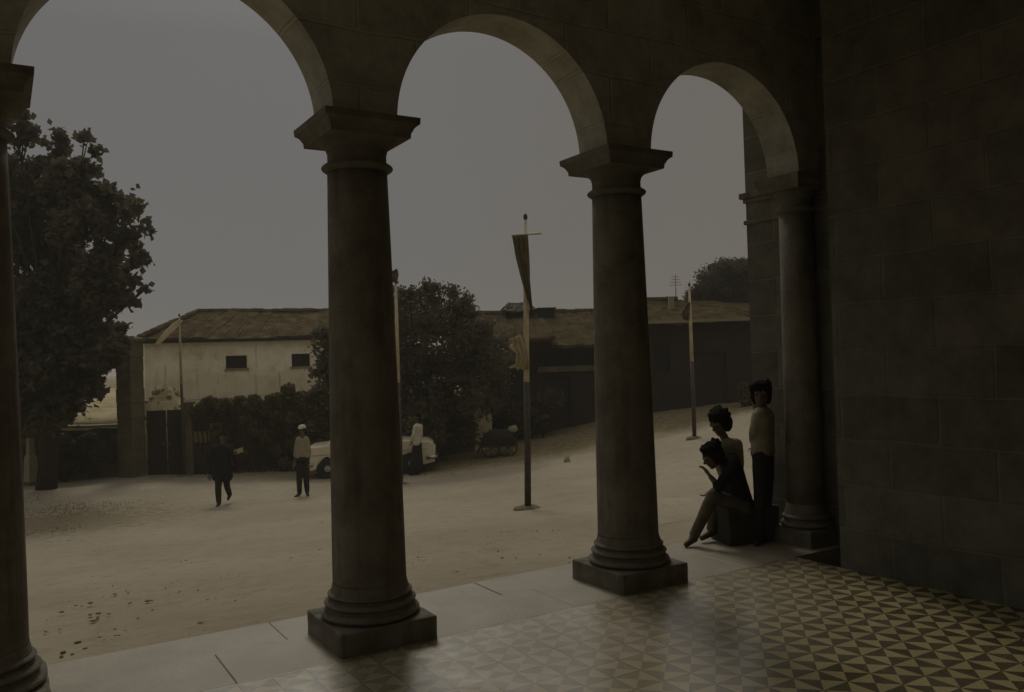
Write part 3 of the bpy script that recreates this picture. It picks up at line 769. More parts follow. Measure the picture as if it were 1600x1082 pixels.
def tree(name, label, base, clumps, nleaf, size, lm, trunk_r, rn, tops=None, cat='tree', group=None, droop=.3, asp=.5, sq=.9, shell=.12):
    base = Vector(base)
    t = empty(name, base, label, cat, group=group)
    bm = bmesh.new(); cen = sum((c for c, r in clumps), Vector())/len(clumps)
    fork = base.lerp(Vector((cen.x, cen.y, cen.z)), .55); fork.x = base.x+(fork.x-base.x)*.6
    tube(bm, [base-base+Vector((0, 0, -.3)), (fork-base)*.5+Vector((.06, .03, 0)), fork-base], [trunk_r*1.3, trunk_r, trunk_r*.75], 10)
    for c, r in clumps[::3]:
        a = fork-base; b_ = c-base; mid = a.lerp(b_, .5)+Vector((rn.uniform(-.2, .2), rn.uniform(-.2, .2), rn.uniform(0, .25)))*min(1, r)
        tube(bm, [a, mid, b_], [trunk_r*.36, trunk_r*.2, trunk_r*.07], 6)
        for k in range(2):
            e = b_+Vector((rn.gauss(0, 1), rn.gauss(0, 1), rn.gauss(0, .8))).normalized()*r*.9
            tube(bm, [mid.lerp(b_, .7), e], [trunk_r*.12, trunk_r*.03], 5)
    fin('trunk', bm, M['bark'], t, smooth=True)
    vol = sum(r*r for c, r in clumps); pts = []
    for c, r in clumps:
        k = max(30, int(nleaf*r*r/vol)); fr = .6; thr = -9 if shell > .2 else (-.16 if r > .55 else -.02)
        pts += [p-base for p in clump_pts(c, r*1.03, int(k*fr), rn, sq, .1) if noise.noise(p*1.05) > thr]
        for q in range(max(5, int(14*min(1.5, r)))):          # leafy sprigs breaking the outline
            d = Vector((rn.gauss(0, 1), rn.gauss(0, 1), rn.gauss(0, .9))).normalized()
            a_ = c+d*r*rn.uniform(.55, .85); L_ = r*rn.uniform(.15, .5); m_ = max(4, int(k*(1-fr)/max(5, int(14*min(1.5, r)))))
            for e in range(m_):
                f_ = rn.random(); pts.append(a_+d*L_*f_-Vector((0, 0, .25*L_*f_*f_))+Vector((rn.gauss(0, 1), rn.gauss(0, 1), rn.gauss(0, 1)))*(.10+.07*(1-f_))*min(1.3, .4+r)-base)
    vs_, fs_ = leaf_mesh(pts, size, rn, droop, asp=asp)
    mesh('crown', vs_, fs_, lm, t)
    return t
def cl(lst, Z, rn, spread=1.2, f=1.0):
    return [(at(px, py, Z+rn.uniform(-spread, spread)), r*f*Z/CF) for px, py, r in lst]

rn = random.Random(21)
L1 = [(25, 200, 24), (60, 212, 16), (98, 216, 14), (132, 216, 10), (150, 234, 9), (90, 238, 16), (30, 262, 20), (75, 262, 20), (45, 318, 46), (105, 292, 38), (128, 262, 16),
      (150, 318, 36), (188, 318, 22), (214, 338, 17), (168, 345, 17), (194, 372, 17), (221, 362, 12), (128, 350, 40), (80, 370, 50), (40, 380, 30), (176, 408, 30), (214, 404, 17), (150, 430, 34), (190, 440, 22), (228, 452, 6), (208, 470, 10),
      (110, 430, 50), (60, 470, 42), (25, 500, 40), (120, 485, 40), (168, 470, 18), (182, 515, 16), (160, 528, 26), (190, 535, 10), (130, 545, 38), (80, 540, 55), (30, 560, 45), (168, 560, 24), (100, 590, 40), (55, 610, 48), (140, 590, 24), (150, 615, 12), (95, 630, 30), (40, 650, 34), (85, 655, 26), (5, 300, 50), (-20, 420, 70), (-30, 560, 60), (-15, 240, 40)]
bl = at(70, 745, 22.6); bl.z = gz(bl.x, bl.y)
tree('broadleaf_tree', 'large dark broad leaved tree spreading in front of the garden wall at the left', bl, cl(L1, 22.3, rn, 1.3, 1.0), 52000, .21, M['leaf_dark'], .22, rn, asp=.7)
L2 = [(640, 462, 20), (668, 452, 12), (690, 470, 26), (722, 480, 20), (738, 492, 12), (650, 500, 42), (700, 510, 42), (742, 525, 32), (770, 545, 26), (786, 560, 18), (625, 540, 50), (680, 570, 62), (735, 580, 44), (772, 590, 26), (640, 625, 46),
      (700, 630, 44), (745, 630, 30), (660, 660, 36), (720, 662, 30), (590, 560, 52), (560, 600, 42), (525, 570, 30), (502, 548, 17), (497, 580, 14), (510, 612, 20), (494, 610, 10), (540, 640, 34), (600, 640, 45), (506, 522, 14), (580, 500, 40), (600, 470, 26)]
bl = at(660, 730, 25.2); bl.z = gz(bl.x, bl.y)
tree('bushy_tree', 'wide bushy dark tree behind the parked car in the centre', bl, cl(L2, 25.0, rn, 1.0, .95), 60000, .15, M['leaf_mid'], .18, rn, droop=.1)
L3 = [(1130, 432, 24), (1112, 446, 26), (1090, 462, 18), (1118, 424, 14), (1142, 420, 18), (1160, 424, 20), (1150, 442, 30), (1097, 472, 20), (1128, 472, 36), (1168, 470, 40), (1105, 492, 22), (1140, 500, 34), (1180, 500, 40), (1200, 470, 36), (1175, 440, 22)]
bl = at(1140, 560, 37); bl.z = gz(bl.x, bl.y)
tree('round_tree', 'dense round tree rising behind the hip roof of the dark house', bl, cl(L3, 37, rn, .8, .98), 60000, .14, M['leaf_pine'], .25, rn, droop=0, sq=.95, shell=.3)
# ivy and bushes on the wall
IV = [(505, 690, 20), (490, 665, 22), (460, 655, 18), (430, 650, 14), (498, 632, 20), (478, 628, 16), (430, 705, 11), (458, 694, 13), (445, 722, 10), (380, 712, 7)]
IV += [(px, 640-(px-300)*.10+rn.gauss(0, 5), rn.uniform(5, 12)) for px in [304+k*3.4 for k in range(60)]]
IV += [(rn.uniform(330, 500), rn.uniform(650, 725), rn.uniform(4, 8)) for k in range(34)]
ivy = cl(IV, 24.55, rn, .12)
o_ = empty('ivy', at(400, 735, 24.5), 'straggling ivy spilling over the rubble garden wall below the white house', 'ivy')
pts = []
for c, r in ivy: pts += [p-o_.location for p in clump_pts(c, r, int(2600*r), rn, .9, .2)]
vs_, fs_ = leaf_mesh(pts, .12, rn, .2, asp=.7); mesh('foliage', vs_, fs_, M['leaf_ivy'], o_)
bm = bmesh.new()
for c, r in ivy[::2]:
    b0 = Vector((c.x, c.y, gz(c.x, c.y)))-o_.location; tube(bm, [b0, (b0+c-o_.location)/2+Vector((.1, 0, 0)), c-o_.location], [.03, .02, .01], 5)
fin('stem', bm, M['bark'], o_)
def bush(px, py, Z, lst, label, n, size, mat, cat='bush'):
    b0 = at(px, py, Z); b0.z = gz(b0.x, b0.y)
    o = empty('bush', b0, label, cat); pts = []
    cs = cl(lst, Z, rn, .2); tot = sum(r*r for c, r in cs)
    for c, r in cs: pts += [p-b0 for p in clump_pts(c, r, int(n*r*r/tot), rn, .9, .3)]
    v_, f_ = leaf_mesh(pts, size, rn, 0, asp=.6); mesh('foliage', v_, f_, mat, o)
    bm = bmesh.new()
    for c, r in cs: tube(bm, [(0, 0, -.05), (c-b0)*.6, c-b0], [.03, .02, .008], 5)
    fin('stem', bm, M['bark'], o)
bush(100, 740, 24.0, [(90, 700, 26), (125, 705, 24), (155, 708, 20), (70, 715, 22), (110, 722, 16), (140, 690, 16)], 'dark bush against the low garden wall under the big tree', 5000, .13, M['leaf_dark'])
bush(1165, 640, 25.6, [(1160, 606, 8), (1163, 618, 9), (1168, 628, 10)], 'small plant with pale leaves at the foot of the dark house', 260, .22, M['leaf_ivy'])
bush(848, 668, 26.6, [(842, 656, 6), (852, 652, 6), (850, 662, 6)], 'small pale shrub growing by the veranda house wall', 260, .14, M['leaf_ivy'])
bush(800, 690, 27.0, [(775, 640, 26), (800, 650, 26), (830, 640, 24), (790, 672, 20), (860, 625, 22), (820, 668, 18)], 'loose bush in front of the veranda house wall', 5200, .14, M['leaf_mid'])

# weeds, stones and droppings scattered on the square
vs_, fs_ = [], []
rn = random.Random(31)
def tuft(p, r, n):
    for _ in range(n):
        a = rn.uniform(0, 2*PI); q = p+Vector((rn.gauss(0, r), rn.gauss(0, r), 0)); h = rn.uniform(.015, .04)
        q.z = gz(q.x, q.y)-.005; d = Vector((math.cos(a), math.sin(a), 0)); k = len(vs_)
        vs_.extend([q-d*.012, q+d*.012, q+Vector((d.y, -d.x, 0))*h*.6+Vector((0, 0, h))]); fs_.append((k, k+1, k+2))
for px, py, r, n in [(110, 792, .5, 240), (150, 800, .4, 170), (75, 800, .5, 200), (170, 788, .35, 120), (130, 808, .3, 100), (75, 830, .3, 100), (60, 780, .3, 120), (215, 765, .3, 60), (300, 757, .3, 60), (430, 752, .4, 120), (520, 750, .4, 100), (700, 730, .5, 140), (745, 722, .4, 120), (650, 745, .5, 100), (560, 755, .5, 100)]:
    Z = 16 if py > 770 else 21
    for it in range(12):
        p = at(px, py, Z); e = gz(p.x, p.y); Z *= 1.65-e and (1.65-e)/max(.2, 1.65-p.z)
    tuft(p, r*1.15, n*2//3)
tag(mesh('grass_tufts', vs_, fs_, M['leaf_ivy']), 'short tufts of grass scattered on the trodden earth', 'grass', kind='stuff')
bm = bmesh.new()
def ground_at(px, py):
    lo, hi = 2.0, 60.0
    for _ in range(50):
        m = (lo+hi)/2; p = at(px, py, m)
        if p.z > gz(p.x, p.y): lo = m
        else: hi = m
    return at(px, py, lo)
for px, py, s in [(132, 945, 1), (147, 960, 1), (152, 968, 1.1), (180, 930, .8), (190, 926, 1), (225, 940, 1), (240, 955, .8), (98, 955, 1), (160, 962, .7), (323, 976, 1.1), (127, 1005, 1), (107, 1022, 1.1), (105, 1018, .8), (170, 1002, .7), (423, 902, .8), (460, 838, 1.2), (500, 860, 1), (462, 872, 1), (300, 880, .6), (370, 850, .6), (700, 780, .8), (735, 790, .9), (690, 840, .7), (840, 830, .7), (860, 760, .6), (880, 770, .6), (360, 940, .6), (280, 925, .6), (210, 968, .7), (90, 985, .8), (150, 880, .6), (250, 860, .5), (760, 850, .6), (420, 980, .7), (650, 880, .7), (800, 870, .7)]+[(rn.uniform(60, 900), rn.uniform(800, 1000), rn.uniform(.3, .6)) for _ in range(120)]:
    p = ground_at(px, py)
    if p.y < .9: continue
    for k in range(rn.choice((1, 1, 2, 3))):
        q = p+Vector((rn.gauss(0, .05), rn.gauss(0, .05), 0)); r = .015*s*rn.uniform(.5, 1.3)
        q.z = gz(q.x, q.y)+r*.2; ball(bm, q, (r*rn.uniform(.8, 1.8), r*rn.uniform(.8, 1.5), r*.5), Matrix.Rotation(rn.uniform(0, 3), 3, 'Z'), 6)
tag(fin('pebbles', bm, mottled('dark_pebble', (.15, .12, .07), (.26, .21, .13), 8)), 'small dark stones and droppings scattered over the square', 'pebbles', kind='stuff')
p = ground_at(886, 722)
bm = bmesh.new(); ball(bm, (0, 0, .04), (.10, .08, .09), seg=10); ball(bm, (.02, .01, .12), (.06, .05, .05), seg=10); o = remeshed('marker_stone', bm, M['marker'], None, .025, 2); o.location = p
tag(o, 'small pale upright stone standing alone on the square', 'stone')

# ------------------------------------------------------------------ flag poles
def pole(px, py, topx, topy, change, label, r=.045, bar=None, Z=None, ):
    p = ground_at(px, py) if Z is None else at(px, py, Z)
    if Z is not None: p.z = gz(p.x, p.y) 
    Zp = (p-CAM).dot(FW)
    top = at(topx, topy, Zp)-p; k = at(px+(topx-px)*(py-change)/(py-topy), change, Zp)-p
    t = empty('flag_pole', p, label, 'flagpole', group='flagpoles around the square')
    bm = bmesh.new(); tube(bm, [Vector((0, 0, -.3)), k*.5+Vector((.012, 0, 0)), k], [r*1.12, r*1.06, r], 10); fin('lower_pole', bm, M['pole_dark'], t, smooth=True)
    bm = bmesh.new(); tube(bm, [k, k.lerp(top, .6), top], [r*.98, r*.85, r*.45], 10); fin('upper_pole', bm, M['pole_pale'], t, smooth=True)
    bm = bmesh.new(); ball(bm, top+Vector((0, 0, r*.5)), (r*.7, r*.7, r*1.2), seg=8); fin('finial', bm, M['pole_dark'], t)
    bm = bmesh.new(); lathe(bm, [(-.1, .22), (.02, .18), (.05, .10)], n=14); 
    for v in bm.verts: v.co.x *= 1.2; v.co += Vector((rn.uniform(-.02, .02), rn.uniform(-.02, .02), 0))
    fin('footing', bm, M['gatepost'], t)
    return t, p, Zp
def cloth(name, outline_a, outline_b, Zp, base, parent, mat, thick=.012, n=14, wave=.03):
    """hanging cloth between two pixel edge lines, folded along its length"""
    def samp(l, t):
        s = t*(len(l)-1); i = min(int(s), len(l)-2); f = s-i
        return (l[i][0]+(l[i+1][0]-l[i][0])*f, l[i][1]+(l[i+1][1]-l[i][1])*f)
    vs_, fs_ = [], []; m = 10
    for i in range(n+1):
        a = samp(outline_a, i/n); b = samp(outline_b, i/n)
        for j in range(m+1):
            q = at(a[0]+(b[0]-a[0])*j/m, a[1]+(b[1]-a[1])*j/m, Zp+wave*math.sin(j*1.9+i*.35)*1.2+.03*math.sin(i*.5)-.06)
            vs_.append(q-base)
    fs_ = [(i*(m+1)+j, i*(m+1)+j+1, (i+1)*(m+1)+j+1, (i+1)*(m+1)+j) for i in range(n) for j in range(m)]
    o = mesh(name, vs_, fs_, mat, parent, smooth=True)
    s = o.modifiers.new('thick', 'SOLIDIFY'); s.thickness = thick
    return o
def bar(t, p, Zp, a, b, r=.016):
    bm = bmesh.new(); tube(bm, [at(*a, Zp-.05)-p, at(*b, Zp-.05)-p], [r, r], 8); fin('crossbar', bm, M['pole_pale'], t)
# tall pole in the centre
t, p, Zp = pole(824, 795, 821, 342, 597, 'tall flagpole with a crossbar and a long dark tapering banner, nearest of the poles', .048)
bar(t, p, Zp, (799, 368), (846, 365))
cloth('banner', [(800, 369), (806, 400), (815, 435), (825, 470), (829, 486)], [(824, 367), (826, 400), (828, 435), (831, 470), (833, 488)], Zp, p, t, M['banner'], wave=.02)
cloth('pennant', [(794, 531), (802, 536), (796, 543), (808, 553), (805, 570), (795, 574)], [(812, 524), (816, 532), (822, 541), (824, 556), (828, 571), (826, 579)], Zp, p, t, M['white_cloth'], wave=.025)
# right pole
t, p, Zp = pole(1085, 685, 1077, 447, 565, 'thin flagpole with a small furled dark flag in front of the dark house', .05)
cloth('flag', [(1075, 474), (1068, 481), (1065, 491), (1067, 499)], [(1078, 472), (1078, 480), (1077, 490), (1076, 502)], Zp, p, t, M['banner'], wave=.03)
# pole behind the near column
t, p, Zp = pole(626, 752, 618, 432, 598, 'flagpole showing just right of the near column, with a dark wrapped top', .052, Z=20.3)
cloth('flag', [(612, 424), (611, 432), (613, 440)], [(620, 420), (623, 430), (620, 444)], Zp, p, t, M['banner'], wave=.02)
# left pole
t, p, Zp = pole(60, 757, 49, 505, 640, 'slim flagpole at the far left in front of the big tree', .045)
# far pole before the white house with a pale streamer
t, p, Zp = pole(288, 744, 280, 494, 600, 'flagpole with a pale diagonal streamer in front of the white house', .04)
cloth('streamer', [(279, 499), (268, 508), (255, 521), (240, 540)], [(286, 501), (276, 512), (262, 527), (245, 543)], Zp, p, t, M['pale_streamer'], wave=.015)
# white painted marker post by the left pole
p = ground_at(49, 758)
Zp = (p-CAM).dot(FW); hh = (at(49, 662, Zp)-p).z
t = empty('marker_post', p, 'white painted stone post beside the left flagpole', 'post', rotz=.5)
bm = bmesh.new(); abacus(bm, 0, 0, [(-.1, .15), (hh*.45, .12), (hh*.5, .085), (hh*.96, .075), (hh, .05)]); fin('shaft', bm, M['marker'], t, bevel=.012)
bm = bmesh.new(); box(bm, -.2, .2, -.2, .2, -.2, .10); fin('foot', bm, M['gatepost'], t, bevel=.02)

# ------------------------------------------------------------------ the parked car
cl_, cr_ = ground_at(497, 747), ground_at(648, 738)
pc0 = at(480, 745, 23.0); pc1 = at(682, 735, 23.4)
cd_ = pc1-pc0; Lc = math.hypot(cd_.x, cd_.y)
mid = (pc0+pc1)/2; slope_ = math.atan2(gz(pc1.x, pc1.y)-gz(pc0.x, pc0.y), Lc)
car = empty('parked_car', (mid.x, mid.y, (gz(pc0.x, pc0.y)+gz(pc1.x, pc1.y))/2-.02), 'cream saloon car parked side on behind the near column', 'car', math.atan2(cd_.y, cd_.x))
car.rotation_euler = (0, -slope_, math.atan2(cd_.y, cd_.x))
S = Lc/3.7; HW = .74
def bodyshell():
    # profile of the lower body with wheel arches, nose towards +x; waist crowned
    top = [(-1.82, .42), (-1.84, .62), (-1.80, .80), (-1.70, .87), (-1.2, .91), (-.6, .93), (.5, .94), (.9, .93), (1.3, .90), (1.68, .86), (1.80, .79), (1.83, .60), (1.82, .42)]
    def archp(cx, r=.33, n=12): return [(cx+r*math.cos(PI*k/n), .29+r*math.sin(PI*k/n)) for k in range(n+1)]
    bot = [(1.80, .30)]+[(1.5, .24)]+archp(1.15)+[(.75, .22), (-.75, .22)]+archp(-1.18)+[(-1.6, .26), (-1.80, .32)]
    P = top+bot
    return [(x*S, z) for x, z in P]
P = bodyshell(); bm = bmesh.new(); rings = []
for y, sc in ((-HW, .0), (-HW+.015, 1), (HW-.015, 1), (HW, 0)):
    rings.append([bm.verts.new((x*(.985 if not sc else 1), y, z if sc else (z-.56)*.93+.56)) for x, z in P])
for a, b in zip(rings, rings[1:]):
    for k in range(len(P)): bm.faces.new((a[k], a[(k+1) % len(P)], b[(k+1) % len(P)], b[k]))
bm.faces.new(rings[0]); bm.faces.new(rings[-1])
bmesh.ops.triangulate(bm, faces=[f for f in bm.faces if len(f.verts) > 4])
body = fin('body', bm, M['car_paint'], car)
# cabin
bm = bmesh.new()
def ring(pts, y): return [bm.verts.new((x*S, y, z)) for x, z in pts]
cab = [(-1.22, .90), (-.82, 1.33), (-.55, 1.39), (.15, 1.40), (.38, 1.36), (.92, .92)]
r1 = ring(cab, -HW+.05); r2 = ring([(x, z) for x, z in cab], HW-.05)
for v, (x, z) in zip(r1, cab): v.co.y += (z-.9)*.26
for v, (x, z) in zip(r2, cab): v.co.y -= (z-.9)*.26
for k in range(6): bm.faces.new((r1[k], r1[(k+1) % 6], r2[(k+1) % 6], r2[k]))
bm.faces.new(r1); bm.faces.new(r2); cabin = fin('cabin', bm, M['car_paint'], car, bevel=.03)
def pane(pts, side):
    bm = bmesh.new(); q = []
    for x, z in pts: q.append(bm.verts.new((x*S, side*(HW-.05-(z-.9)*.26+.006), z)))
    q2 = [bm.verts.new((v.co.x, v.co.y-side*.012, v.co.z)) for v in q]
    n = len(q); bm.faces.new(q); bm.faces.new(q2)
    for k in range(n): bm.faces.new((q[k], q[(k+1) % n], q2[(k+1) % n], q2[k]))
    fin('window', bm, M['glass'], cabin)
for sd_ in (-1, 1):
    pane([(-.98, .97), (-.74, 1.27), (-.30, 1.31), (-.30, .97)], sd_); pane([(-.22, .97), (-.22, 1.31), (.18, 1.31), (.34, 1.28), (.72, .97)], sd_)
def glass_quad(x0, z0, x1, z1, w0, w1, out):
    bm = bmesh.new(); nrm = Vector((z1-z0, 0, -(x1-x0)*S)).normalized()*out
    q = [Vector((x0*S, -w0, z0)), Vector((x0*S, w0, z0)), Vector((x1*S, w1, z1)), Vector((x1*S, -w1, z1))]
    a = [bm.verts.new(v+nrm) for v in q]; b = [bm.verts.new(v-nrm) for v in q]
    bm.faces.new(a); bm.faces.new(b)
    for k in range(4): bm.faces.new((a[k], a[(k+1) % 4], b[(k+1) % 4], b[k]))
    fin('windscreen', bm, M['glass'], cabin)
glass_quad(.87, .965, .43, 1.32, .60, .50, .006); glass_quad(-1.16, .965, -.86, 1.29, .60, .50, .006)
for sd_ in (-1, 1):
    for (x0, x1) in ((-1.02, -.27), (-.25, .74)):
        bm = bmesh.new(); box(bm, x0*S, x1*S, min(sd_*(HW-.002), sd_*(HW+.006)), max(sd_*(HW-.002), sd_*(HW+.006)), .34, .86)
        if x0 < -.5:
            for v in bm.verts:
                if v.co.x < -.9*S and v.co.z < .5: v.co.x += .16*S
        d = fin('door', bm, M['car_paint'], body, bevel=.005)
        bm = bmesh.new(); box(bm, (x0+.08)*S, (x0+.22)*S, min(sd_*(HW+.008), sd_*(HW+.03)), max(sd_*(HW+.008), sd_*(HW+.03)), .74, .765)
        hd = fin('door_handle', bm, M['chrome'], body, bevel=.004)
    bm = bmesh.new(); box(bm, -1.6*S, 1.6*S, min(sd_*(HW+.001), sd_*(HW+.009)), max(sd_*(HW+.001), sd_*(HW+.009)), .655, .675); fin('trim_strip', bm, M['chrome'], body)
    bm = bmesh.new(); m4 = Matrix.Translation((1.80*S, sd_*.55, .66)) @ Matrix.Rotation(PI/2, 4, 'Y'); bmesh.ops.create_cone(bm, cap_ends=True, segments=20, radius1=.095, radius2=.08, depth=.10, matrix=m4); fin('headlight', bm, M['lamp'], car, bevel=.008)
    bm = bmesh.new(); box(bm, -1.855*S, -1.815*S, sd_*.6-.07, sd_*.6+.07, .58, .76); fin('tail_light', bm, M['red_lens'], car, bevel=.008)
bm = bmesh.new(); box(bm, 1.815*S, 1.84*S, -.42, .42, .56, .72)
for k in range(5): box(bm, 1.842*S, 1.85*S, -.42, .42, .57+.03*k, .58+.03*k)
fin('grille', bm, M['rubber'], car)
for sg in (1, -1):
    bm = bmesh.new(); xx = sg*1.87*S
    tube(bm, [(xx-sg*.28, -HW-.03, .43), (xx-sg*.05, -HW-.01, .43), (xx, -HW+.15, .43), (xx+sg*.015, 0, .43), (xx, HW-.15, .43), (xx-sg*.05, HW+.01, .43), (xx-sg*.28, HW+.03, .43)], [.05]*7, 10); fin('bumper', bm, M['chrome'], car, smooth=True)
bm = bmesh.new(); box(bm, -1.5*S, 1.5*S, -HW+.2, HW-.2, .23, .60); fin('underbody', bm, M['rubber'], car)
for wx in (1.15, -1.18):
    for sd_ in (-1, 1):
        wm = Matrix.Rotation(PI/2, 4, 'X')
        bm = bmesh.new(); lathe(bm, [(-.085, .19), (-.085, .27), (-.06, .292), (.06, .292), (.085, .27), (.085, .19)], n=28)
        wo = fin('wheel', bm, M['rubber'], car, loc=(wx*S, sd_*(HW-.10), .292)); wo.rotation_euler = (sd_*-PI/2, 0, 0)
        bm = bmesh.new(); lathe(bm, [(.05, .188), (.075, .18), (.06, .10), (.09, .085), (.10, .0005)], n=24); fin('rim', bm, M['chrome'], wo)

# ------------------------------------------------------------------ handcart with a dark load
p = ground_at(780, 712); 
ct = empty('handcart', p, 'two wheeled wooden handcart with a dark covered load and pale bundles on top', 'cart', rotz=-YAW)
kk = (p-CAM).dot(FW)/CF
bm = bmesh.new(); box(bm, -.5, .5, -.32, .32, .30, .36)
for y in (-.33, .30): box(bm, -.52, .52, y, y+.03, .362, .52)
for x in (-.52, .49): box(bm, x, x+.03, -.298, .298, .362, .52)
fin('bed', bm, M['wood'], ct)
bm = bmesh.new(); box(bm, -.46, .46, -.28, .28, .37, .62); ball(bm, (-.15, 0, .62), (.32, .25, .16)); ball(bm, (.2, .02, .64), (.28, .24, .14)); fin_o = remeshed('covered_load', bm, M['tarp'], ct, .035, 5)
for x, y, z, r in ((-.40, -.1, .74, .10), (.42, -.05, .76, .13)):
    bm = bmesh.new(); ball(bm, (x, y, z), (r*1.2, r, r*.8)); ball(bm, (x+.06, y, z+.05), (r*.6, r*.6, r*.6)); remeshed('bundle', bm, M['white_cloth'], ct, .02, 3)
for x in (-.22, .26):
    bm = bmesh.new()
    for k in range(24):
        a = 2*PI*k/24; b = 2*PI*(k+1)/24
        tube(bm, [(x+.3*math.cos(a)*.92, -.40, .29+.29*math.sin(a)), (x+.3*math.cos(b)*.92, -.40, .29+.29*math.sin(b))], [.025, .025], 6)
    for k in range(8):
        a = 2*PI*k/8; tube(bm, [(x, -.40, .29), (x+.27*math.cos(a), -.40, .29+.27*math.sin(a))], [.014, .014], 5)
    tube(bm, [(x, -.46, .29), (x, .30, .29)], [.03, .03], 8); fin('wheel', bm, M['wood'], ct)
bm = bmesh.new(); tube(bm, [(-.50, -.2, .34), (-.62, -.22, .16), (-.66, -.22, -.02)], [.03, .03, .03], 8); fin('prop_leg', bm, M['wood'], ct)
for y in (-.26, .26):
    bm = bmesh.new(); tube(bm, [(-.5, y, .34), (-.75, y, .44), (-.98, y, .50)], [.026, .024, .02], 8); fin('shaft', bm, M['wood'], ct)
#PEOPLE
# ------------------------------------------------------------------ people
CR = Vector((math.cos(YAW), -math.sin(YAW), 0)); CB = Vector((math.sin(YAW), math.cos(YAW), 0)); CU = Vector((0, 0, 1))
def cam3(r, b, u): return CR*r+CB*b+CU*u
def head_shapes(bm, c, f, k):
    """skull, jaw, nose, ears, brow; c = head centre, f = facing, k = head height"""
    f = f.normalized(); s = f.cross(CU).normalized(); u = s.cross(f).normalized()
    Mx = Matrix((s, f, u)).transposed()
    P = lambda x, y, z: c+s*(x*k)+f*(y*k)+u*(z*k)
    ball(bm, P(0, -.06, .12), (.335*k, .40*k, .38*k), Mx); ball(bm, P(0, .08, -.15), (.27*k, .30*k, .33*k), Mx)
    ball(bm, P(0, .22, -.40), (.13*k, .12*k, .10*k), Mx, 10)
    capsule(bm, P(0, .36, .06), P(0, .45, -.10), .035*k, .062*k, 8)
    for g in (-1, 1):
        ball(bm, P(g*.345, -.02, -.02), (.04*k, .085*k, .125*k), Mx, 10); ball(bm, P(g*.15, .30, .08), (.11*k, .08*k, .05*k), Mx, 10)
    ball(bm, P(0, .345, -.25), (.12*k, .055*k, .032*k), Mx, 10)
    return Mx, P
def hand(bm, w, d, nrm, k, side=1, curl=.5):
    """palm, four unequal bent fingers and a thumb leaving the side of the palm; k = hand length"""
    d = d.normalized(); s = d.cross(nrm).normalized()*side; n = s.cross(d).normalized()*side
    Mx = Matrix((s, d, n)).transposed()
    ball(bm, w+d*k*.27, (.22*k, .30*k, .10*k), Mx, 12)
    for j, (o, l) in enumerate(((-.155, .40), (-.05, .46), (.055, .43), (.15, .33))):
        b = w+d*k*.48+s*o*k; p = b; a = curl*.5
        for q, fr in enumerate((.45, .32, .23)):
            dd = d*math.cos(a)+n*math.sin(a); e = p+dd*l*fr*k
            capsule(bm, p, e, .052*k*(1-.1*q), .047*k*(1-.12*q), 8); p = e; a += curl*.9
    b = w+d*k*.16-s*.17*k; m_ = b+(d*.6-s*.75+n*.25).normalized()*.24*k; e = m_+(d*.9-s*.15+n*.3).normalized()*.2*k
    capsule(bm, b, m_, .062*k, .055*k, 8); capsule(bm, m_, e, .053*k, .043*k, 8)
def foot(bm, a, toe, k, r):
    capsule(bm, a-CU*.01, a.lerp(toe, .15)-CU*.0, r*1.05, r*1.0, 10)
    capsule(bm, a.lerp(toe, .05)+Vector((0, 0, -r*.3)), toe, r*.95, r*.72, 10)
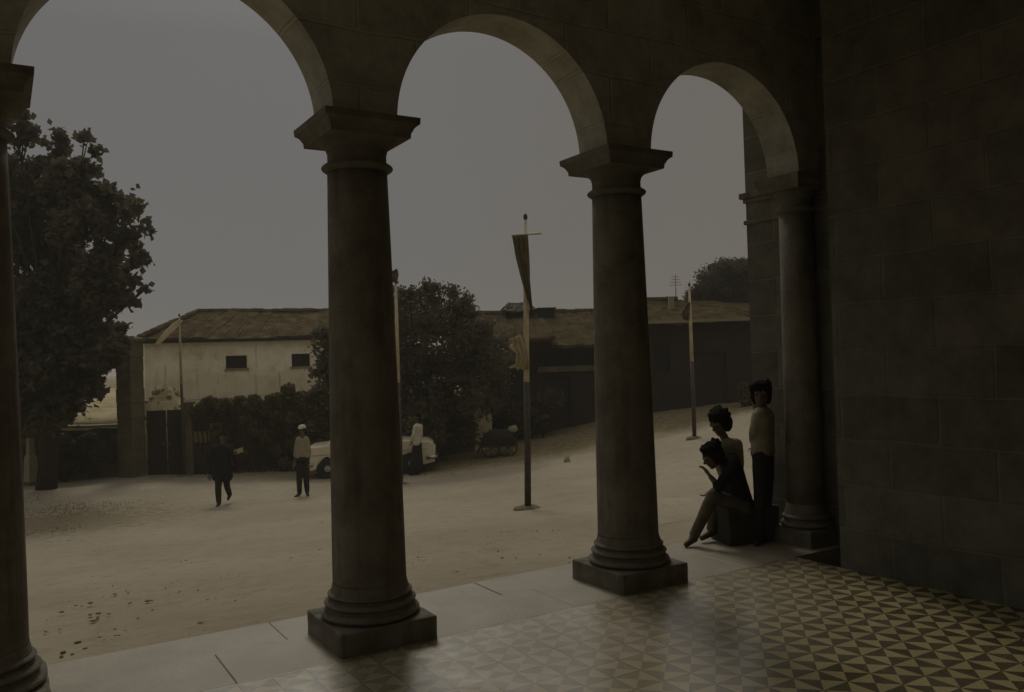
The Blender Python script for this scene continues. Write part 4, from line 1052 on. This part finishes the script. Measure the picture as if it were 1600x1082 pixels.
def person(label, px, py, Z, J, H, face, mats, group, headk=.125, vox=.011, dress=None, hair='short', hat=False, hem=.0, wide=1.0, sleeves=1.0, fz=None, bare=False):
    base = at(px, py, Z)
    if fz is not None: base.z = fz
    t = empty('person', base, label, 'person', group=group)
    j = {k: (at(v[0], v[1], Z)+CB*v[2])-base for k, v in J.items()}
    k = H/1.7; face = cam3(*face)
    hk = H*headk*1.0
    chest = (j['sl']+j['sr'])/2; pel = j['pel']; mid = chest.lerp(pel, .5)
    sx = (j['sr']-j['sl']).normalized()
    def torso(bm, g, low=0):
        T = lambda a, b: a.lerp(b, 0)
        R = .088*k*wide+g
        capsule(bm, j['sl'].lerp(chest, .25), j['sr'].lerp(chest, .25), .070*k+g, .070*k+g)
        for q in (-1, 1):
            capsule(bm, chest+sx*q*.075*k-CU*.04*k, mid+sx*q*.055*k, R, R*.95); capsule(bm, mid+sx*q*.055*k, pel+sx*q*.06*k, R*.95, R*1.08)
        capsule(bm, chest, mid, R*1.05, R); capsule(bm, mid, pel, R, R*1.05)
    def arms(bm, g, part):
        for q in 'lr':
            s_, e_, w_ = j['s'+q], j['e'+q], j['w'+q]
            if part >= 1: capsule(bm, s_, e_, .052*k+g, .040*k+g)
            if part >= 2: capsule(bm, e_, w_ if g == 0 else e_.lerp(w_, .93), .040*k+g, .027*k+g)
            elif part > 1: capsule(bm, e_, e_.lerp(w_, part-1), .040*k+g, .036*k+g)
    def legs(bm, g, part=1.0):
        for q in 'lr':
            h_, n_, a_ = j['h'+q], j['n'+q], j['a'+q]
            capsule(bm, h_, n_, .080*k+g, .055*k+g); e_ = n_.lerp(a_, part)
            mc = n_.lerp(e_, .3)-face*0
            capsule(bm, n_, mc, .053*k+g, .054*k+g); capsule(bm, mc, e_, .054*k+g, (.036*k+g*1.6))
    bm = bmesh.new(); Mx, P = head_shapes(bm, j['head'], face, hk)
    capsule(bm, j['neck'], j['head']-CU*hk*.25, .052*k, .048*k); capsule(bm, chest, j['neck'], .06*k, .052*k)
    torso(bm, 0); arms(bm, 0, 2); legs(bm, 0)
    for q, sd_ in (('l', -1), ('r', 1)):
        d = (j['w'+q]-j['e'+q]); 
        if 'd'+q in j: d = j['d'+q]-j['w'+q]
        nr = face if abs(d.normalized().dot(face)) < .9 else CU
        hand(bm, j['w'+q]+d.normalized()*.01, d, nr, .105*H, sd_, .55)
        foot(bm, j['a'+q], j['t'+q], k, .036*k)
    remeshed('body', bm, mats['skin'], t, vox, 3)
    for g in (-1, 1):
        bm = bmesh.new(); ball(bm, P(g*.15, .345, .015), (.055*hk, .03*hk, .035*hk), Mx, 10); fin('eye', bm, mats['eye'], t, smooth=True)
    # hair
    bm = bmesh.new(); ball(bm, P(0, -.10, .18), (.395*hk, .44*hk, .40*hk), Mx); ball(bm, P(0, -.22, -.05), (.36*hk, .30*hk, .36*hk), Mx)
    if hair in ('bob', 'thick'):
        for g in (-1, 1): ball(bm, P(g*.26, -.12, -.05), (.17*hk, .30*hk, .40*hk), Mx)
        ball(bm, P(0, .14, .42), (.30*hk, .20*hk, .12*hk), Mx)
    if hair == 'thick':
        for q in range(22):
            a = R_.uniform(0, 2*PI); e = R_.uniform(-.2, 1.0)
            ball(bm, P(.38*math.cos(a), -.1+.40*math.sin(a) - (.1 if math.sin(a) > .4 else 0), .18+.32*e), (.10*hk,)*3, None, 8)
    if hair == 'long':
        ball(bm, P(0, -.24, -.5), (.36*hk, .25*hk, .55*hk), Mx); ball(bm, P(.2, -.2, -.2), (.2*hk, .25*hk, .5*hk), Mx); ball(bm, P(-.2, -.2, -.2), (.2*hk, .25*hk, .5*hk), Mx)
    remeshed('hair', bm, mats['hair'], t, vox*.95, 1, .008*k, 42)
    if hat:
        bm = bmesh.new(); ball(bm, P(0, -.04, .40), (.43*hk, .46*hk, .27*hk), Mx); tube(bm, [P(0, -.04, .22), P(0, -.04, .40)], [.43*hk, .42*hk], 18); ball(bm, P(0, .40, .26), (.30*hk, .22*hk, .05*hk), Mx); remeshed('cap', bm, mats['hat'], t, vox, 2)
    # shirt or coat
    bm = bmesh.new(); torso(bm, .016*k); arms(bm, .012*k, sleeves)
    if hem:
        for q in (-1, 1): capsule(bm, mid+sx*q*.05*k, pel+sx*q*.09*k*wide-CU*hem*k, .10*k*wide, .115*k*wide)
        capsule(bm, mid, pel-CU*hem*k, .11*k*wide, .12*k*wide)
    capsule(bm, chest+CU*.03*k, chest.lerp(j['neck'], .45), .07*k, .064*k)
    remeshed('coat' if hem else 'shirt', bm, mats['top'], t, vox, 3, .006*k, 13)
    if dress:
        bm = bmesh.new(); n = 9; bot = (j['al']+j['ar'])/2; bot.z = max(bot.z, 0)+dress*.5
        rings = []
        for i in range(n):
            f_ = i/(n-1); p = pel.lerp(bot, f_); r = (.135+.10*f_)*k
            rings.append([bm.verts.new(p+(sx*math.cos(a)*1.0+sx.cross(CU)*math.sin(a)*.85)*r*(1+.06*math.sin(a*7+i*.4)*f_)) for a in [2*PI*q/40 for q in range(40)]])
        for a, b in zip(rings, rings[1:]):
            for q in range(40): bm.faces.new((a[q], a[(q+1) % 40], b[(q+1) % 40], b[q]))
        bm.faces.new(rings[0]); bm.faces.new(rings[-1]); fin('skirt', bm, mats['leg'], t, smooth=True)
    else:
        bm = bmesh.new(); capsule(bm, pel+sx*.055*k, pel-sx*.055*k, .108*k, .108*k); capsule(bm, pel, (j['hl']+j['hr'])/2, .105*k, .09*k); legs(bm, .013*k, .96)
        remeshed('trousers', bm, mats['leg'], t, vox, 3, .006*k, 15)
    for q in 'lr':
        bm = bmesh.new(); foot(bm, j['a'+q]-CU*.012*k, j['t'+q], k, .045*k); remeshed('shoe', bm, mats['skin'] if bare else mats['shoe'], t, vox, 2)
    return t, j, base
def pal(top, leg, hat='cl_white', skin='skin'): return dict(skin=M[skin], hair=M['hair'], eye=M['glass'], top=M[top], leg=M[leg], shoe=M['shoe'], hat=M[hat])
def Zof(px, py, z):
    d = FW+RT*((px-CAM.z*0-800)/CF)-UP*((py-541)/CF); return (z-CAM.z)/d.z
# walking man
g_ = ground_at(347, 790); Z = (g_-CAM).dot(FW)
t, j, b = person('man in a dark coat striding across the square holding something pale', 347, 790, Z,
    dict(head=(347, 683, 0), neck=(347, 694, 0), sl=(334, 701, 0), sr=(361, 701, 0), el=(325, 722, .02), er=(369, 721, -.06), wl=(329, 741, -.06), wr=(374, 708, -.24), pel=(347, 735, 0), hl=(342, 739, 0), hr=(353, 739, .02),
         nl=(344, 762, -.12), nr=(352, 761, .10), al=(345, 784, -.12), ar=(350, 777, .36), tl=(347, 788, -.30), tr=(351, 783, .22)),
    1.66, (0.05, -1, -.08), pal('cl_dark', 'cl_trouser'), 'people on the square', vox=.014, hem=.13, wide=1.15, sleeves=2)
bm = bmesh.new(); c_ = at(379, 703, Z)-CB*.26
box(bm, -.10, .10, -.012, .012, -.05, .05); 
for v in bm.verts: v.co.z += .02*math.sin(v.co.x*20)
pp = fin('paper_packet', bm, M['white_cloth'], bevel=.006); pp.location = c_; pp.rotation_euler = (.2, -.15, -YAW)
tag(pp, 'small pale packet held out in the hand of the walking man', 'packet')
# man with the white cap
g_ = ground_at(472, 775); Z = (g_-CAM).dot(FW)
person('man standing in a white cap, pale shirt and dark trousers, left of the near column', 472, 775, Z,
    dict(head=(472, 673, 0), neck=(472, 683, 0), sl=(466, 688, 0), sr=(478, 688, .06), el=(462, 705, .02), er=(482, 706, .08), wl=(461, 722, -.04), wr=(482, 721, .02), pel=(472, 718, 0), hl=(468, 721, 0), hr=(477, 721, .03),
         nl=(468, 746, -.03), nr=(478, 746, .03), al=(468, 770, 0), ar=(479, 769, .05), tl=(464, 775, -.14), tr=(483, 774, -.10)),
    1.64, (-.35, -1, -.05), pal('cl_pale', 'cl_trouser'), 'people on the square', vox=.014, hat=True, sleeves=1.4, wide=.8)
# woman by the car
g_ = ground_at(650, 742); Z = (g_-CAM).dot(FW)
person('woman in a white blouse and long dark skirt standing in front of the parked car', 650, 742, Z,
    dict(head=(652, 652, 0), neck=(653, 660, 0), sl=(650, 667, -.14), sr=(656, 667, .14), el=(647, 679, -.16), er=(657, 680, .16), wl=(644, 689, -.10), wr=(653, 691, .12), pel=(652, 692, 0), hl=(651, 694, -.06), hr=(653, 694, .06),
         nl=(648, 716, -.06), nr=(652, 716, .06), al=(647, 738, -.06), ar=(653, 737, .07), tl=(641, 741, -.07), tr=(647, 741, .06)),
    1.62, (-1, -.15, -.05), pal('cl_white', 'cl_dark'), 'people on the square', vox=.014, hair='long', dress=.12, sleeves=1.8)
# three children at the end of the portico
Z1 = Zof(1192, 846, 0)
person('child standing against the end column in an open pale blouse and dark trousers', 1192, 846, Z1,
    dict(head=(1189, 616, 0), neck=(1192, 636, .02), sl=(1181, 649, -.08), sr=(1203, 651, .09), el=(1174, 677, -.06), er=(1209, 680, .10), wl=(1184, 699, .10), wr=(1203, 701, .14), pel=(1193, 706, .02), hl=(1186, 712, -.04), hr=(1200, 712, .06),
         nl=(1184, 775, -.08), nr=(1199, 775, .03), al=(1183, 837, -.04), ar=(1198, 835, .06), tl=(1174, 844, -.16), tr=(1192, 842, -.06)),
    1.38, (-.35, -1, -.12), pal('cl_pale', 'cl_trouser'), 'children at the end of the portico', headk=.150, vox=.0095, hair='thick', sleeves=1.5)
Z3 = Zof(1095, 846, 0)
person('child in dark clothes sitting bent forward with chin on hand and legs apart', 1120, 846, Z3,
    dict(head=(1110, 711, -.06), neck=(1127, 714, -.02), sl=(1140, 722, -.13), sr=(1143, 722, .12), el=(1117, 757, -.15), er=(1132, 766, .12), wl=(1105, 742, -.12), dl=(1098, 732, -.10), wr=(1116, 768, .07), dr=(1106, 774, .05), pel=(1160, 786, 0), hl=(1157, 790, -.09), hr=(1159, 790, .09),
         nl=(1108, 771, -.13), nr=(1123, 771, .07), al=(1079, 833, -.13), ar=(1114, 830, .04), tl=(1066, 844, -.17), tr=(1096, 840, -.02)),
    1.36, (-1, -.25, -.55), pal('cl_dark', 'cl_faded'), 'children at the end of the portico', headk=.155, vox=.0095, hair='thick', sleeves=1.25, bare=True)
Z2 = Zof(1150, 838, 0)
person('child with dark hair and a pale collar leaning in behind the seated child', 1150, 838, Z2,
    dict(head=(1126, 661, .05), neck=(1134, 684, .06), sl=(1122, 700, -.02), sr=(1157, 696, .10), el=(1122, 728, -.02), er=(1160, 726, .08), wl=(1130, 752, -.05), wr=(1156, 752, .02), pel=(1150, 760, .1), hl=(1144, 764, .06), hr=(1157, 764, .13),
         nl=(1145, 802, .02), nr=(1158, 802, .10), al=(1144, 832, .05), ar=(1158, 831, .12), tl=(1135, 838, -.05), tr=(1150, 837, .02)),
    1.22, (-.75, -.55, -.45), pal('cl_pale', 'cl_brown'), 'children at the end of the portico', headk=.182, vox=.0095, hair='thick', sleeves=1.6)
# the low block the bent child sits on
pb = at(1164, 846, Z3+.03); pb.z = 0
bm = bmesh.new(); hh = .30; box(bm, -.24, .24, -.17, .17, -.008, hh)
bmesh.ops.subdivide_edges(bm, edges=bm.edges[:], cuts=3, use_grid_fill=True)
for v in bm.verts: v.co += Vector((noise.noise(v.co*5), noise.noise(v.co*5+Vector((7, 0, 0))), 0))*.012
sb = fin('stone_block', bm, mottled('dark_block_stone', (.04, .036, .028), (.075, .068, .052), 6), bevel=.015); sb.location = pb; sb.rotation_euler = (0, 0, -.3)
tag(sb, 'low dark stone block under the bent child by the end column', 'block')

# ------------------------------------------------------------------ thin volume over the square, added to lift the far blacks
bm = bmesh.new(); box(bm, -410, 410, -410, 510, -6, 9.5)
hz_m = bpy.data.materials.new('added_haze_air'); hz_m.use_nodes = True; hn = hz_m.node_tree
hn.nodes.remove(hn.nodes['Principled BSDF'])
pv = hn.nodes.new('ShaderNodeVolumePrincipled'); pv.inputs['Color'].default_value = (.95, .90, .80, 1); pv.inputs['Density'].default_value = .0016; pv.inputs['Anisotropy'].default_value = .25
hn.links.new(pv.outputs[0], hn.nodes['Material Output'].inputs['Volume'])
tag(fin('added_haze', bm, hz_m), kind='stuff')
scene.cycles.volume_bounces = 1
